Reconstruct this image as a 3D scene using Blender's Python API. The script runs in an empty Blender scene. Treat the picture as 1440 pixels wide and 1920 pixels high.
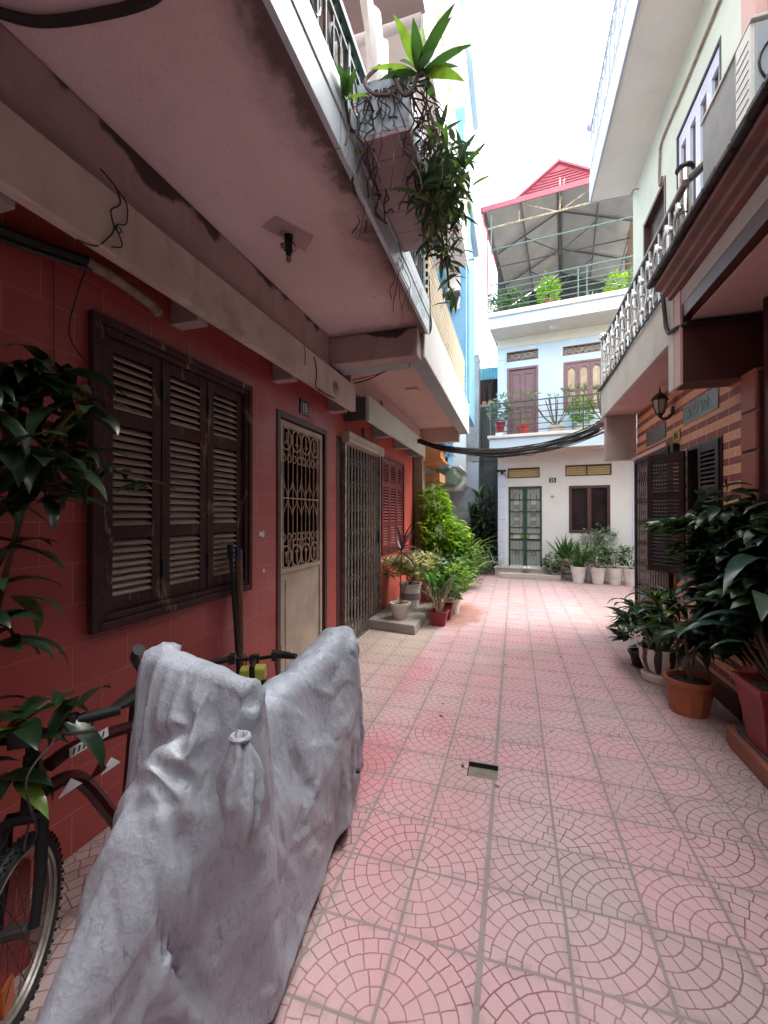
import bpy, bmesh, math, random
import numpy as np
from mathutils import Vector, Matrix, noise as mnoise
R=math.radians
sc=bpy.context.scene
COL=sc.collection
random.seed(7)
# ------------------------------------------------------------------ camera, sky, sun, exposure
cam=bpy.data.cameras.new("camera"); camo=bpy.data.objects.new("camera",cam); COL.objects.link(camo)
cam.sensor_fit='HORIZONTAL'; cam.sensor_width=36; cam.lens=20.0
cam.clip_start=.02; cam.clip_end=500
CZ=1.55
camo.location=(0,0,CZ); camo.rotation_euler=(R(90+.358),0,R(17.03))
sc.camera=camo
SUN_EL,SUN_AZ=58,62          # azimuth measured from +Y towards +X
w=bpy.data.worlds.new("World"); sc.world=w; w.use_nodes=True
nt=w.node_tree; nt.nodes.clear()
wo=nt.nodes.new('ShaderNodeOutputWorld'); bg=nt.nodes.new('ShaderNodeBackground'); sky=nt.nodes.new('ShaderNodeTexSky')
sky.sky_type='NISHITA'; sky.sun_disc=False; sky.sun_elevation=R(SUN_EL); sky.sun_rotation=R(SUN_AZ)
sky.air_density=1.0; sky.dust_density=3.0; sky.ozone_density=1.0
hs=nt.nodes.new('ShaderNodeHueSaturation'); hs.inputs['Saturation'].default_value=.16; hs.inputs['Value'].default_value=1.0
mixc=nt.nodes.new('ShaderNodeMixRGB'); mixc.inputs[0].default_value=.55; mixc.inputs[2].default_value=(11.0,11.15,11.4,1)   # overcast veil
nt.links.new(sky.outputs[0],hs.inputs['Color']); nt.links.new(hs.outputs[0],mixc.inputs[1]); nt.links.new(mixc.outputs[0],bg.inputs[0])
bg.inputs[1].default_value=.13; nt.links.new(bg.outputs[0],wo.inputs[0])
sl=bpy.data.lights.new("sun",'SUN'); sl.energy=1.0; sl.angle=R(40); sl.color=(1,.95,.87)
so=bpy.data.objects.new("sun",sl); COL.objects.link(so); so.location=(4,6,14)
sd=Vector((math.sin(R(SUN_AZ))*math.cos(R(SUN_EL)),math.cos(R(SUN_AZ))*math.cos(R(SUN_EL)),math.sin(R(SUN_EL))))
so.rotation_euler=sd.to_track_quat('Z','Y').to_euler()
sc.view_settings.view_transform='Standard'; sc.view_settings.look='None'; sc.view_settings.gamma=1
sc.view_settings.exposure=2.7
sc.render.engine='CYCLES'; sc.cycles.max_bounces=7; sc.cycles.diffuse_bounces=5; sc.cycles.transparent_max_bounces=8
# ------------------------------------------------------------------ materials
class E:                                   # shader math expressions
    def __init__(s,nt,sock): s.nt=nt; s.s=sock
    def _op(s,op,*a):
        n=s.nt.nodes.new('ShaderNodeMath'); n.operation=op
        for i,x in enumerate((s,)+a):
            if isinstance(x,E): s.nt.links.new(x.s,n.inputs[i])
            else: n.inputs[i].default_value=x
        return E(s.nt,n.outputs[0])
    def __add__(s,o): return s._op('ADD',o)
    def __sub__(s,o): return s._op('SUBTRACT',o)
    def __mul__(s,o): return s._op('MULTIPLY',o)
    def __truediv__(s,o): return s._op('DIVIDE',o)
    __radd__=__add__; __rmul__=__mul__
    def __rsub__(s,o): return (s*-1.0)+o
    def floor(s): return s._op('FLOOR')
    def frac(s): return s._op('FRACT')
    def abs(s): return s._op('ABSOLUTE')
    def mod(s,o): return s._op('FLOORED_MODULO',o)
    def min(s,o): return s._op('MINIMUM',o)
    def max(s,o): return s._op('MAXIMUM',o)
    def gt(s,o): return s._op('GREATER_THAN',o)
    def lt(s,o): return s._op('LESS_THAN',o)
    def sqrt(s): return s._op('SQRT')
    def atan2(s,o): return s._op('ARCTAN2',o)
    def ss(s,a,b,x0=0.,x1=1.):
        n=s.nt.nodes.new('ShaderNodeMapRange'); n.interpolation_type='SMOOTHSTEP'
        s.nt.links.new(s.s,n.inputs[0]); n.inputs[1].default_value=a; n.inputs[2].default_value=b; n.inputs[3].default_value=x0; n.inputs[4].default_value=x1
        return E(s.nt,n.outputs[0])
class MAT:
    def __init__(s,name,rough=.7,metal=0.,spec=.4):
        s.m=bpy.data.materials.new(name); s.m.use_nodes=True; s.nt=s.m.node_tree
        s.b=s.nt.nodes['Principled BSDF']; s.b.inputs['Roughness'].default_value=rough; s.b.inputs['Metallic'].default_value=metal
        s.b.inputs['Specular IOR Level'].default_value=spec
        g=s.nt.nodes.new('ShaderNodeNewGeometry'); s.geo=g; s.pos=g.outputs['Position']; s.isl=E(s.nt,g.outputs['Random Per Island'])
        x=s.nt.nodes.new('ShaderNodeSeparateXYZ'); s.nt.links.new(s.pos,x.inputs[0])
        s.x,s.y,s.z=[E(s.nt,x.outputs[i]) for i in range(3)]
    def noise(s,scale,detail=4,rough=.55,vec=None,dist=0.,stretch=None):
        n=s.nt.nodes.new('ShaderNodeTexNoise'); n.inputs['Scale'].default_value=scale; n.inputs['Detail'].default_value=detail; n.inputs['Roughness'].default_value=rough; n.inputs['Distortion'].default_value=dist
        v=vec or s.pos
        if stretch:
            m=s.nt.nodes.new('ShaderNodeMapping'); m.inputs['Scale'].default_value=stretch; s.nt.links.new(v,m.inputs[0]); v=m.outputs[0]
        s.nt.links.new(v,n.inputs[0]); return E(s.nt,n.outputs[0])
    def voro(s,scale,stretch=None,feature='F1'):
        n=s.nt.nodes.new('ShaderNodeTexVoronoi'); n.inputs['Scale'].default_value=scale; n.feature=feature
        v=s.pos
        if stretch:
            m=s.nt.nodes.new('ShaderNodeMapping'); m.inputs['Scale'].default_value=stretch; s.nt.links.new(v,m.inputs[0]); v=m.outputs[0]
        s.nt.links.new(v,n.inputs[0]); return E(s.nt,n.outputs[0])
    def comb(s,x,y,z):
        n=s.nt.nodes.new('ShaderNodeCombineXYZ')
        for i,q in enumerate((x,y,z)):
            if isinstance(q,E): s.nt.links.new(q.s,n.inputs[i])
            else: n.inputs[i].default_value=q
        return n.outputs[0]
    def white(s,x,y):
        n=s.nt.nodes.new('ShaderNodeTexWhiteNoise'); n.noise_dimensions='2D'; s.nt.links.new(s.comb(x,y,0.),n.inputs[0]); return E(s.nt,n.outputs[0])
    def mix(s,f,a,b,mode='MIX'):
        n=s.nt.nodes.new('ShaderNodeMixRGB'); n.blend_type=mode
        for i,q in enumerate((f,a,b)):
            if isinstance(q,E): s.nt.links.new(q.s,n.inputs[i])
            elif isinstance(q,(int,float)): n.inputs[i].default_value=q
            elif isinstance(q,tuple): n.inputs[i].default_value=(q+(1,))[:4]
            else: s.nt.links.new(q,n.inputs[i])
        return n.outputs[0]
    def col(s,c):
        if isinstance(c,tuple): s.b.inputs['Base Color'].default_value=(c+(1,))[:4]
        else: s.nt.links.new(c,s.b.inputs['Base Color'])
        return s
    def rough(s,e): s.nt.links.new(e.s,s.b.inputs['Roughness']); return s
    def bump(s,e,strength=.3,dist=.01):
        n=s.nt.nodes.new('ShaderNodeBump'); n.inputs['Strength'].default_value=strength; n.inputs['Distance'].default_value=dist
        s.nt.links.new(e.s,n.inputs['Height']); s.nt.links.new(n.outputs[0],s.b.inputs['Normal']); return s
def simple(name,c,c2=None,rough=.7,scale=6,metal=0.,bump=.15,bs=60,spec=.4,stain=None,stamt=.6,sts=1.6,contrast=(.35,.68)):
    M=MAT(name,rough,metal,spec); c2=c2 or tuple(q*.8 for q in c)
    k=M.mix(M.noise(scale,6,.62).ss(*contrast),c,c2)
    if stain: k=M.mix(M.noise(sts,7,.68,dist=.4).ss(.52,.72)*stamt,k,stain)
    M.col(k)
    if bump: M.bump(M.noise(bs,5,.6),bump,.004)
    return M.m
def plaster(name,c,c2,stain,stamt=.5,streak=True,rough=.85):
    M=MAT(name,rough,0,.25)
    k=M.mix(M.noise(2.2,7,.65).ss(.35,.7),c,c2)
    k=M.mix(M.noise(.9,8,.7,dist=.6).ss(.5,.75)*stamt,k,stain)
    if streak: k=M.mix(M.noise(7,5,.6,stretch=(1,1,.12)).ss(.55,.8)*(stamt*.6),k,stain)
    k=M.mix(M.noise(90,3,.6).ss(.62,.75)*.25,k,stain)
    M.col(k); M.bump(M.noise(28,7,.65),.25,.008); return M.m
def leafmat(name,c,c2,c3=None,rough=.38,trans=.3,f3=.9):
    M=MAT(name,rough,0,.5)
    k=M.mix(M.isl,c,c2)
    if c3: k=M.mix(M.isl.ss(f3-.06,f3),k,c3)
    k=M.mix(M.noise(18,3).ss(.35,.7)*.45,k,tuple(q*.6 for q in c))
    M.col(k)
    t=M.nt.nodes.new('ShaderNodeBsdfTranslucent'); M.nt.links.new(k,t.inputs[0])
    mx=M.nt.nodes.new('ShaderNodeMixShader'); mx.inputs[0].default_value=trans
    out=M.nt.nodes['Material Output']; M.nt.links.new(M.b.outputs[0],mx.inputs[1]); M.nt.links.new(t.outputs[0],mx.inputs[2]); M.nt.links.new(mx.outputs[0],out.inputs[0])
    M.bump(M.noise(40,2),.12,.003)
    return M.m
# paving: pressed concrete tiles with concentric fan pattern
def paving():
    M=MAT('pressed_fan_tiles',.8,0,.3)
    u=(M.x+.118)/.3; v=(M.y-1.836)/.3
    i,j=u.floor(),v.floor(); fx,fy=u-i,v-j
    a=((u.mod(2.))-1.).abs(); b=(((v+1.).mod(2.))-1.).abs()
    rnd=M.white(i,j); rnd2=M.white(j+17.3,i+4.1)
    fl=rnd.gt(.90); a=a+fl*(1.-2.*a); fl2=rnd2.gt(.92); b=b+fl2*(1.-2.*b)
    # slight wobble so that the pressed lines are not mathematically clean
    wob=(M.noise(26,2)-.5)*.035; a=a+wob; b=b+(M.noise(31,2)-.5)*.035
    r=(a*a+b*b).sqrt(); th=b.atan2(a)
    Rr=r*5.6; k=Rr.floor(); fr=Rr-k
    n=(k*1.5+1.).floor(); fa=(th/(math.pi/2)*n+(k.mod(2.))*.5).frac()
    dr=fr.min(1.-fr)*(.3/5.6)
    da=fa.min(1.-fa)/n*(math.pi/2)*r*.3
    d1=dr.min(da)
    ga=(a*5.5+b*1.2).frac(); gb=(b*5.5+(a*5.5).floor()*.5).frac()
    d2=(ga.min(1.-ga)).min(gb.min(1.-gb))*(.3/5.5)
    out=Rr.gt(5.25); d=d1+out*0.
    wear=M.noise(1.3,4).ss(.35,.7)
    line=d.ss(.0013,.0036,1.,0.)*(wear*.45+.55)
    dg=(fx.min(1.-fx)).min(fy.min(1.-fy))*.3
    seam=(M.x+.118).abs()
    grout=dg.ss(.0042,.0078,1.,0.).max(seam.ss(.0085,.0125,1.,0.))
    pink=M.mix(M.noise(.75,5,.6).ss(.38,.62),(.62,.335,.37),(.54,.405,.40))
    pink=M.mix(rnd2*.4,pink,(.58,.39,.39)); pink=M.mix(rnd.ss(.45,1.)*.42,pink,(.41,.325,.31))
    # red tint in patches, strongest along the left of the walking line
    red=None
    for bx,by,rx,ry,am in ((-.88,2.50,.30,.60,.9),(-.62,1.85,.30,.5,.45),(-1.0,3.95,.30,.80,.75),(-.55,3.2,.22,.5,.4),(-.35,2.6,.5,1.1,.28),(.1,4.6,.8,1.8,.30),(-.7,5.2,.3,.7,.4)):
        ex=(M.x-bx)/rx; ey=(M.y-by)/ry; q=((ex*ex+ey*ey).sqrt()+(M.noise(3.5,4,.6)-.5)*.9).ss(.15,1.15,am,0.); red=q if red is None else red.max(q)
    red=red.max(M.noise(2.1,3).ss(.6,.75)*.35)
    pink=M.mix(red*(rnd2*.5+.5)*.95,pink,(.58,.15,.18))
    # beige strip along the left houses, near end coloured as shade; grimy edges
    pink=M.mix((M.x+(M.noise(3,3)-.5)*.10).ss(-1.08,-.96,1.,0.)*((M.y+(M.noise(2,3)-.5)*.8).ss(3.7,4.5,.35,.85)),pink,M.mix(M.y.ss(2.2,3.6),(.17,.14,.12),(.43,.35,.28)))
    pink=M.mix((M.x+(M.noise(2,4)-.5)*.5).ss(.85,1.45)*.55,pink,(.30,.23,.20))
    sx=(M.x+.80)/.42; sy=(M.y-6.75)/.95; sr=(sx*sx+sy*sy).sqrt()+(M.noise(4,6,.7)-.5)*1.1
    pink=M.mix(sr.ss(.55,1.05,1.,0.)*.85,pink,(.33,.13,.075))
    sp=M.noise(330,2,.7); pink=M.mix(sp.ss(.35,.7)*.4,pink,(.31,.24,.24)); pink=M.mix(M.noise(210,2).ss(.62,.72)*.35,pink,(.72,.62,.60))
    pink=M.mix(M.noise(6,8,.75).ss(.55,.8)*.35,pink,(.24,.19,.18))
    edge_d=dg.ss(.0,.055,1.,0.)*M.noise(7,5,.7).ss(.38,.68); pink=M.mix(edge_d*.42,pink,(.22,.17,.16))
    pink=M.mix(M.noise(17,6,.75).ss(.60,.74)*.35,pink,(.20,.155,.15))
    k=M.mix(line*.9,pink,(.15,.062,.064)); k=M.mix(grout*.85,k,M.mix(M.noise(9,4),(.20,.165,.155),(.31,.255,.24)))
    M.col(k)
    hgt=(1.-line.max(grout*.8))+M.noise(120,3)*.25
    M.bump(hgt,.5,.004); M.rough(M.noise(5,4).ss(.3,.7,.62,.9)); return M.m
def walltile(name,c,c2,tw,th,u='y',grout=(.3,.1,.08),rough=.22,run=True,gw=.0022,var=.35,stain=(.25,.2,.18),spec=.5):
    M=MAT(name,rough,0,spec)
    U=M.y if u=='y' else M.x
    v=M.z/th; j=v.floor(); uu=U/tw+((j.mod(2.))*.5 if run else j*0.); i=uu.floor(); fx,fy=uu-i,v-j
    d=((fx.min(1.-fx))*tw).min((fy.min(1.-fy))*th)
    g=d.ss(gw*.6,gw*1.6,1.,0.)
    rn=M.white(i,j)
    k=M.mix(rn*var,c,c2); k=M.mix(M.noise(1.4,5).ss(.4,.7)*.4,k,c2)
    k=M.mix(M.noise(3,7,.7).ss(.58,.8)*.35,k,stain)
    M.col(M.mix(g*.9,k,grout)); M.bump((1.-g)+M.noise(3,2)*.8+rn*.3,.35,.003)
    M.rough(M.noise(4,5).ss(.3,.75,rough,rough+.28)); return M.m
def brickmat():
    M=MAT('two_tone_brick_tile',.6,0,.35)
    th=.067; v=M.z/th; j=v.floor(); odd=j.mod(2.); tw=.21
    uu=M.y/tw+odd*.5; i=uu.floor(); fx,fy=uu-i,v-j
    d=((fx.min(1.-fx))*tw).min((fy.min(1.-fy))*th); g=d.ss(.002,.0042,1.,0.)
    rn=M.white(i,j)
    light=M.mix(rn*.5,(.72,.36,.20),(.62,.29,.16)); dark=M.mix(rn*.6,(.27,.065,.05),(.21,.052,.042))
    k=M.mix(odd,light,dark); k=M.mix(M.noise(40,4).ss(.45,.75)*.25,k,(.25,.10,.06))
    M.col(M.mix(g,k,(.70,.52,.40))); M.bump((1.-g)+M.noise(60,4)*.3,.4,.004); return M.m
def peeling(name,paint,wood,amt=(.52,.62),rough=.75,stretch=(1,1,.35),dust=None,dustamt=.5):
    M=MAT(name,rough,0,.3)
    n=M.noise(9,9,.72,stretch=stretch,dist=.5); f=n.ss(*amt)
    k=M.mix(M.noise(3,4).ss(.3,.7),paint,tuple(q*.65 for q in paint)); k=M.mix(f,k,M.mix(M.noise(30,4,stretch=(6,6,.6)),wood,tuple(q*.55 for q in wood)))
    if dust: k=M.mix(M.noise(5,6,.7).ss(.35,.7)*dustamt,k,dust)
    M.col(k); M.bump(f*-1.+M.noise(50,4)*.4,.4,.003); return M.m
m_pave=paving()
m_ground=simple('bare_concrete_ground',(.30,.26,.24),(.22,.19,.18),.9)
m_salmon=walltile('salmon_glazed_wall_tile',(.40,.076,.068),(.33,.060,.054),.29,.19,grout=(.50,.165,.15),rough=.3,gw=.0021,stain=(.14,.05,.045))
m_red16=simple('coral_painted_render',(.50,.095,.070),(.44,.075,.058),.55,1.5,stain=(.30,.06,.05),stamt=.35,bump=.12,bs=20)
def soffit15():
    M=MAT('stained_mauve_soffit',.85,0,.25)
    k=M.mix(M.noise(1.1,7,.6).ss(.35,.65),(.80,.655,.685),(.69,.55,.575))
    k=M.mix(M.noise(.7,6,.6,dist=.5).ss(.5,.62)*.5,k,(.78,.60,.58))
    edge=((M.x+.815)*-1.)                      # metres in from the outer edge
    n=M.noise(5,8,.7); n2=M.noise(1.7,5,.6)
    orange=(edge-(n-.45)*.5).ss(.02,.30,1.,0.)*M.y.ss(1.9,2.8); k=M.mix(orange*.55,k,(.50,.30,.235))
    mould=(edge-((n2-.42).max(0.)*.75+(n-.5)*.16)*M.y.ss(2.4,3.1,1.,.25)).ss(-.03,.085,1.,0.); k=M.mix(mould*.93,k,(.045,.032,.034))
    grey=(edge-(n2-.3)*.55).ss(.0,.16,1.,0.)*.4; k=M.mix(grey,k,(.23,.165,.165))
    far=(M.y*-1.+3.86-(n-.5)*.5).ss(.0,.16,1.,0.); k=M.mix(far*.5,k,(.2,.135,.13))
    k=M.mix(M.noise(22,4,.6).ss(.66,.72)*(M.y.ss(2.6,3.4))*.8,k,(.10,.06,.06))
    cr=(M.noise(2.3,5,.6)-.5).abs().ss(.0,.004,1.,0.); k=M.mix(cr*.18,k,(.25,.18,.18))
    k=M.mix(M.noise(70,4,.6).ss(.4,.7)*.14,k,(.30,.22,.22))
    M.col(k); M.bump(M.noise(26,7,.65),.22,.006); return M.m
def beam15():
    M=MAT('brown_pink_beam',.85,0,.25)
    k=M.mix(M.noise(2.4,7,.65).ss(.35,.7),(.50,.385,.37),(.40,.305,.29))
    n=M.noise(6.5,8,.72,stretch=(1,1,.55)); n2=M.noise(3.1,3,.5)
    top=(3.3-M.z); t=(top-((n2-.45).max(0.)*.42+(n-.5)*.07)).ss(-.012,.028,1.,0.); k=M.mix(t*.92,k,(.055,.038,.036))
    k=M.mix(M.noise(5,6,.7,stretch=(1,1,.2)).ss(.52,.75)*.4,k,(.2,.14,.13))
    M.col(k); M.bump(M.noise(30,7,.65),.3,.007); return M.m
m_lip=plaster('weathered_concrete_lip',(.70,.61,.545),(.55,.465,.41),(.22,.165,.145),.6)
m_soff15=soffit15(); m_beam15=beam15()
m_mould=plaster('mould_stain',(.035,.025,.025),(.05,.035,.035),(.02,.015,.015),.5)
m_soff16=plaster('clean_pink_soffit',(.62,.44,.40),(.57,.40,.365),(.45,.31,.28),.25,False)
m_bluegrey=plaster('blue_grey_beam_paint',(.36,.41,.44),(.31,.36,.39),(.2,.22,.24),.3)
m_white=plaster('white_painted_render',(.74,.73,.71),(.68,.67,.65),(.42,.39,.37),.25)
m_bright=plaster('bright_white_facade',(.72,.705,.685),(.68,.665,.65),(.6,.57,.54),.22)
m_paleblue=plaster('pale_blue_render',(.56,.65,.73),(.51,.61,.69),(.5,.55,.58),.22)
m_bluetrim=walltile('pale_blue_block_tile',(.60,.64,.78),(.55,.61,.76),.6,.285,'x',(.33,.36,.45),.35,False,.004)
m_blue=simple('sky_blue_wall',(.20,.44,.66),(.16,.39,.60),.7,2,stain=(.33,.45,.55),stamt=.3)
m_whitetile=walltile('pale_fascia_tile',(.58,.66,.72),(.52,.61,.68),.62,.5,grout=(.16,.17,.18),rough=.22,run=False,gw=.003,var=.3,stain=(.32,.32,.3))
m_pinktile=walltile('planter_floor_tile',(.40,.29,.31),(.34,.25,.28),.2,.5,grout=(.2,.15,.15),rough=.4,run=False,gw=.004)
m_mint=plaster('pale_mint_render',(.60,.66,.60),(.55,.61,.56),(.45,.48,.44),.2,False)
m_pinkr=plaster('dull_pink_soffit',(.60,.40,.38),(.54,.355,.34),(.32,.2,.19),.3,False)
m_greyr=plaster('grey_white_fascia',(.55,.52,.48),(.48,.455,.42),(.26,.23,.21),.4)
m_greypink=plaster('grey_pink_beam',(.42,.36,.35),(.38,.32,.31),(.24,.2,.2),.3)
m_maroon=simple('dark_maroon_gloss',(.075,.018,.018),(.055,.014,.015),.45,2)
m_cornice=simple('red_brown_cornice_paint',(.17,.045,.038),(.11,.030,.028),.5,5,stain=(.04,.015,.015),stamt=.7)
m_rooftile=simple('blackened_roof_tile',(.045,.035,.033),(.028,.022,.022),.7,9)
m_brick=brickmat()
m_quoin=simple('terracotta_quoin_paint',(.33,.105,.07),(.28,.085,.06),.6,3,stain=(.15,.045,.035))
m_dark=simple('dark_interior',(.018,.014,.014),(.012,.010,.010),.9,3,bump=0)  # near black colour stands in for the shade inside rooms and recesses
m_brown=peeling('peeling_brown_window_paint',(.062,.023,.024),(.36,.26,.19),(.57,.66),dust=(.12,.075,.068),dustamt=.25)
m_slat=peeling('dusty_brown_slats',(.44,.365,.305),(.50,.42,.35),(.5,.7),stretch=(1,.3,1),dust=(.48,.41,.35),dustamt=.5)
m_wine=simple('wine_red_shutter_paint',(.155,.022,.028),(.12,.018,.024),.45,4)
m_wineslat=simple('wine_red_slat_paint',(.30,.10,.095),(.24,.06,.06),.4,4)
m_dkshut=simple('dark_brown_shutter_paint',(.030,.014,.015),(.020,.011,.012),.4,4)
m_cream=peeling('cream_steel_paint',(.56,.475,.37),(.30,.20,.14),(.66,.74),rough=.5,dust=(.42,.34,.26),dustamt=.4)
m_creamb=simple('cream_wrought_iron',(.50,.40,.31),(.34,.25,.19),.5,20)
m_doorframe=simple('brown_door_frame',(.075,.028,.024),(.05,.02,.018),.45,5)
m_steel=simple('dull_folding_steel',(.40,.37,.35),(.16,.13,.12),.38,14,metal=.75,bump=.1)
m_steelb=simple('worn_bright_picket_steel',(.62,.585,.56),(.30,.255,.24),.33,16,metal=.6,bump=.1,contrast=(.4,.72))
m_dksteel=simple('dark_folding_steel',(.07,.06,.06),(.04,.035,.035),.5,14,metal=.5,bump=.1)
m_inox=simple('stainless_tube',(.62,.61,.60),(.48,.46,.45),.22,9,metal=1.,bump=0)
m_blackiron=simple('black_iron',(.013,.0125,.014),(.009,.0085,.0095),.45,20)
m_black=simple('black_rubber',(.018,.018,.019),(.012,.012,.013),.6,20)
m_cable=simple('black_cable',(.022,.020,.020),(.035,.030,.028),.6,20,bump=0)
m_dgreen=simple('dark_green_rail_paint',(.028,.075,.072),(.02,.05,.05),.45,9)
m_grail=simple('green_grey_rail_paint',(.10,.17,.15),(.07,.12,.11),.5,9)
m_greendoor=simple('bottle_green_door_paint',(.018,.075,.055),(.014,.058,.044),.4,6)
m_frost=simple('frosted_door_glass',(.50,.54,.50),(.42,.46,.42),.3,5,bump=.05)
m_glassd=simple('dark_window_glass',(.018,.014,.016),(.035,.022,.024),.12,3,bump=0,spec=.3)
m_yellow=simple('yellow_lit_louvre_glass',(.66,.50,.26),(.58,.43,.22),.3,4,bump=0)  # yellow light on the louvres put into their glass colour
m_brownwood=simple('brown_joinery_paint',(.105,.045,.042),(.08,.034,.034),.45,5)
m_mauve=simple('mauve_brown_door_paint',(.22,.115,.125),(.18,.095,.105),.5,5)
m_pinkroof=simple('pink_red_metal_sheet',(.34,.072,.095),(.29,.06,.082),.4,3,bump=.05)
m_under=simple('grey_metal_roof_underside',(.29,.275,.26),(.23,.218,.205),.6,2)
m_truss=simple('rusty_white_truss',(.42,.36,.28),(.22,.13,.08),.6,12)
m_trussd=simple('dark_truss_steel',(.09,.085,.085),(.06,.055,.055),.6,12)
m_acwhite=simple('off_white_appliance',(.62,.61,.57),(.55,.54,.5),.45,4,bump=.03)
m_acgrey=simple('dull_grey_metal_sheet',(.15,.135,.125),(.10,.09,.085),.5,5,stain=(.08,.07,.065))
m_orange=plaster('orange_render',(.55,.27,.13),(.48,.22,.11),(.3,.15,.09),.4)
m_greenledge=plaster('moss_green_ledge',(.25,.38,.26),(.20,.30,.22),(.12,.14,.11),.5)
m_greywall=plaster('rain_stained_grey_wall',(.36,.37,.37),(.28,.29,.29),(.07,.07,.07),.85)
m_darkwall=plaster('black_mouldy_wall',(.12,.12,.12),(.075,.078,.08),(.28,.28,.28),.6)
m_corr=simple('blue_corrugated_sheet',(.14,.40,.50),(.11,.33,.43),.5,3)
m_stone=simple('worn_stone_step',(.33,.29,.26),(.26,.22,.2),.85,5,stain=(.12,.09,.08))
m_potwhite=simple('white_plastic_pot',(.80,.78,.75),(.74,.71,.68),.45,5,bump=.05,stain=(.42,.34,.28),stamt=.45,sts=5)
m_potcream=simple('cream_ceramic_pot',(.66,.58,.50),(.58,.50,.43),.4,5,bump=.05,stain=(.36,.28,.22),stamt=.5,sts=5)
m_potred=simple('dark_red_plastic_pot',(.26,.022,.030),(.20,.018,.025),.42,5,bump=.05,stain=(.1,.03,.03),stamt=.5,sts=6)
m_potbrick=simple('red_brown_clay_pot',(.33,.085,.06),(.27,.07,.05),.6,6,stain=(.14,.05,.04),stamt=.5,sts=6)
m_terra=simple('terracotta_plastic_pot',(.36,.105,.045),(.30,.085,.04),.5,6,stain=(.15,.06,.04),stamt=.5,sts=6)
m_soil=simple('dark_potting_soil',(.045,.03,.022),(.025,.018,.014),.95,30,bump=.8,bs=90)
m_stem=simple('brown_plant_stem',(.15,.10,.06),(.09,.06,.04),.8,20)
m_stemg=simple('green_plant_stem',(.13,.17,.05),(.10,.13,.05),.6,20)
m_root=simple('dry_purple_root',(.11,.065,.065),(.06,.04,.042),.8,20)
m_straw=simple('dry_straw_stalk',(.48,.37,.24),(.38,.28,.18),.7,20)
m_lfdark=leafmat('dark_glossy_leaf',(.014,.034,.017),(.030,.066,.026),(.13,.20,.025),.28,.2,.93)
m_lfdeep=leafmat('deep_green_leaf',(.010,.025,.014),(.026,.058,.026),(.06,.11,.035),.3,.18,.85)
m_lfmid=leafmat('mid_green_leaf',(.05,.13,.03),(.09,.20,.04),(.22,.33,.05),.4,.35,.85)
m_lfbright=leafmat('lime_green_leaf',(.17,.36,.015),(.30,.50,.03),(.40,.55,.05),.42,.45,.8)
m_lfbush=leafmat('bush_green_leaf',(.07,.20,.015),(.14,.32,.02),(.05,.12,.02),.4,.4,.75)
m_lfyel=leafmat('cream_yellow_leaf',(.55,.50,.20),(.42,.46,.16),(.10,.15,.05),.4,.3,.7)
m_lfgrey=leafmat('pale_grey_green_leaf',(.16,.24,.14),(.25,.34,.21),(.35,.40,.30),.45,.3,.85)
m_lfpurple=leafmat('purple_brown_leaf',(.09,.04,.05),(.14,.06,.06),(.35,.28,.05),.45,.25,.85)
m_tarp=None
m_cloth=simple('worn_white_laundry',(.62,.60,.58),(.5,.48,.47),.9,5,bump=.1)
m_clothd=simple('dark_laundry',(.05,.045,.05),(.03,.03,.035),.9,5,bump=.1)
m_plate=simple('dark_number_plate',(.014,.018,.024),(.010,.013,.018),.35,6,bump=0)
m_ink=simple('white_plate_lettering',(.66,.66,.64),(.6,.6,.58),.5,6,bump=0)
m_gold=simple('tarnished_gold_plate',(.44,.31,.06),(.36,.25,.05),.4,9,metal=.3,bump=0)
m_inkd=simple('dark_plate_lettering',(.03,.02,.015),(.025,.018,.014),.6,6,bump=0)
m_bamboo=simple('aged_bamboo',(.16,.085,.045),(.10,.055,.032),.6,14)
m_bluecap=simple('blue_tape',(.03,.07,.16),(.025,.06,.14),.5,9)
m_frost2=simple('frosted_lantern_glass',(.42,.38,.36),(.36,.33,.31),.3,6,bump=0)
m_ochre=simple('amber_disc_glass',(.42,.25,.12),(.36,.2,.1),.3,6,bump=0)
m_wrap=simple('dirty_tape_wrapped_pipe',(.34,.27,.22),(.22,.17,.14),.85,14,bump=.5)
m_lime=simple('fluorescent_yellow_plastic',(.50,.52,.10),(.42,.44,.09),.4,6,bump=0)
m_rim=simple('scuffed_aluminium_rim',(.50,.47,.43),(.36,.33,.3),.35,20,metal=.7,bump=0)
m_redpaint=simple('dark_red_frame_paint',(.05,.006,.009),(.03,.005,.007),.3,6,bump=0)
m_wht=simple('white_decal',(.68,.67,.66),(.6,.6,.6),.4,6,bump=0)
m_amber=simple('orange_reflector',(.42,.09,.02),(.34,.07,.015),.25,30,bump=0)
m_sticker=simple('faded_orange_sticker',(.55,.28,.14),(.5,.25,.13),.6,9,bump=0)
m_scream=plaster('cream_balcony_slat',(.60,.53,.40),(.54,.47,.36),(.22,.17,.12),.5)
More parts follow.
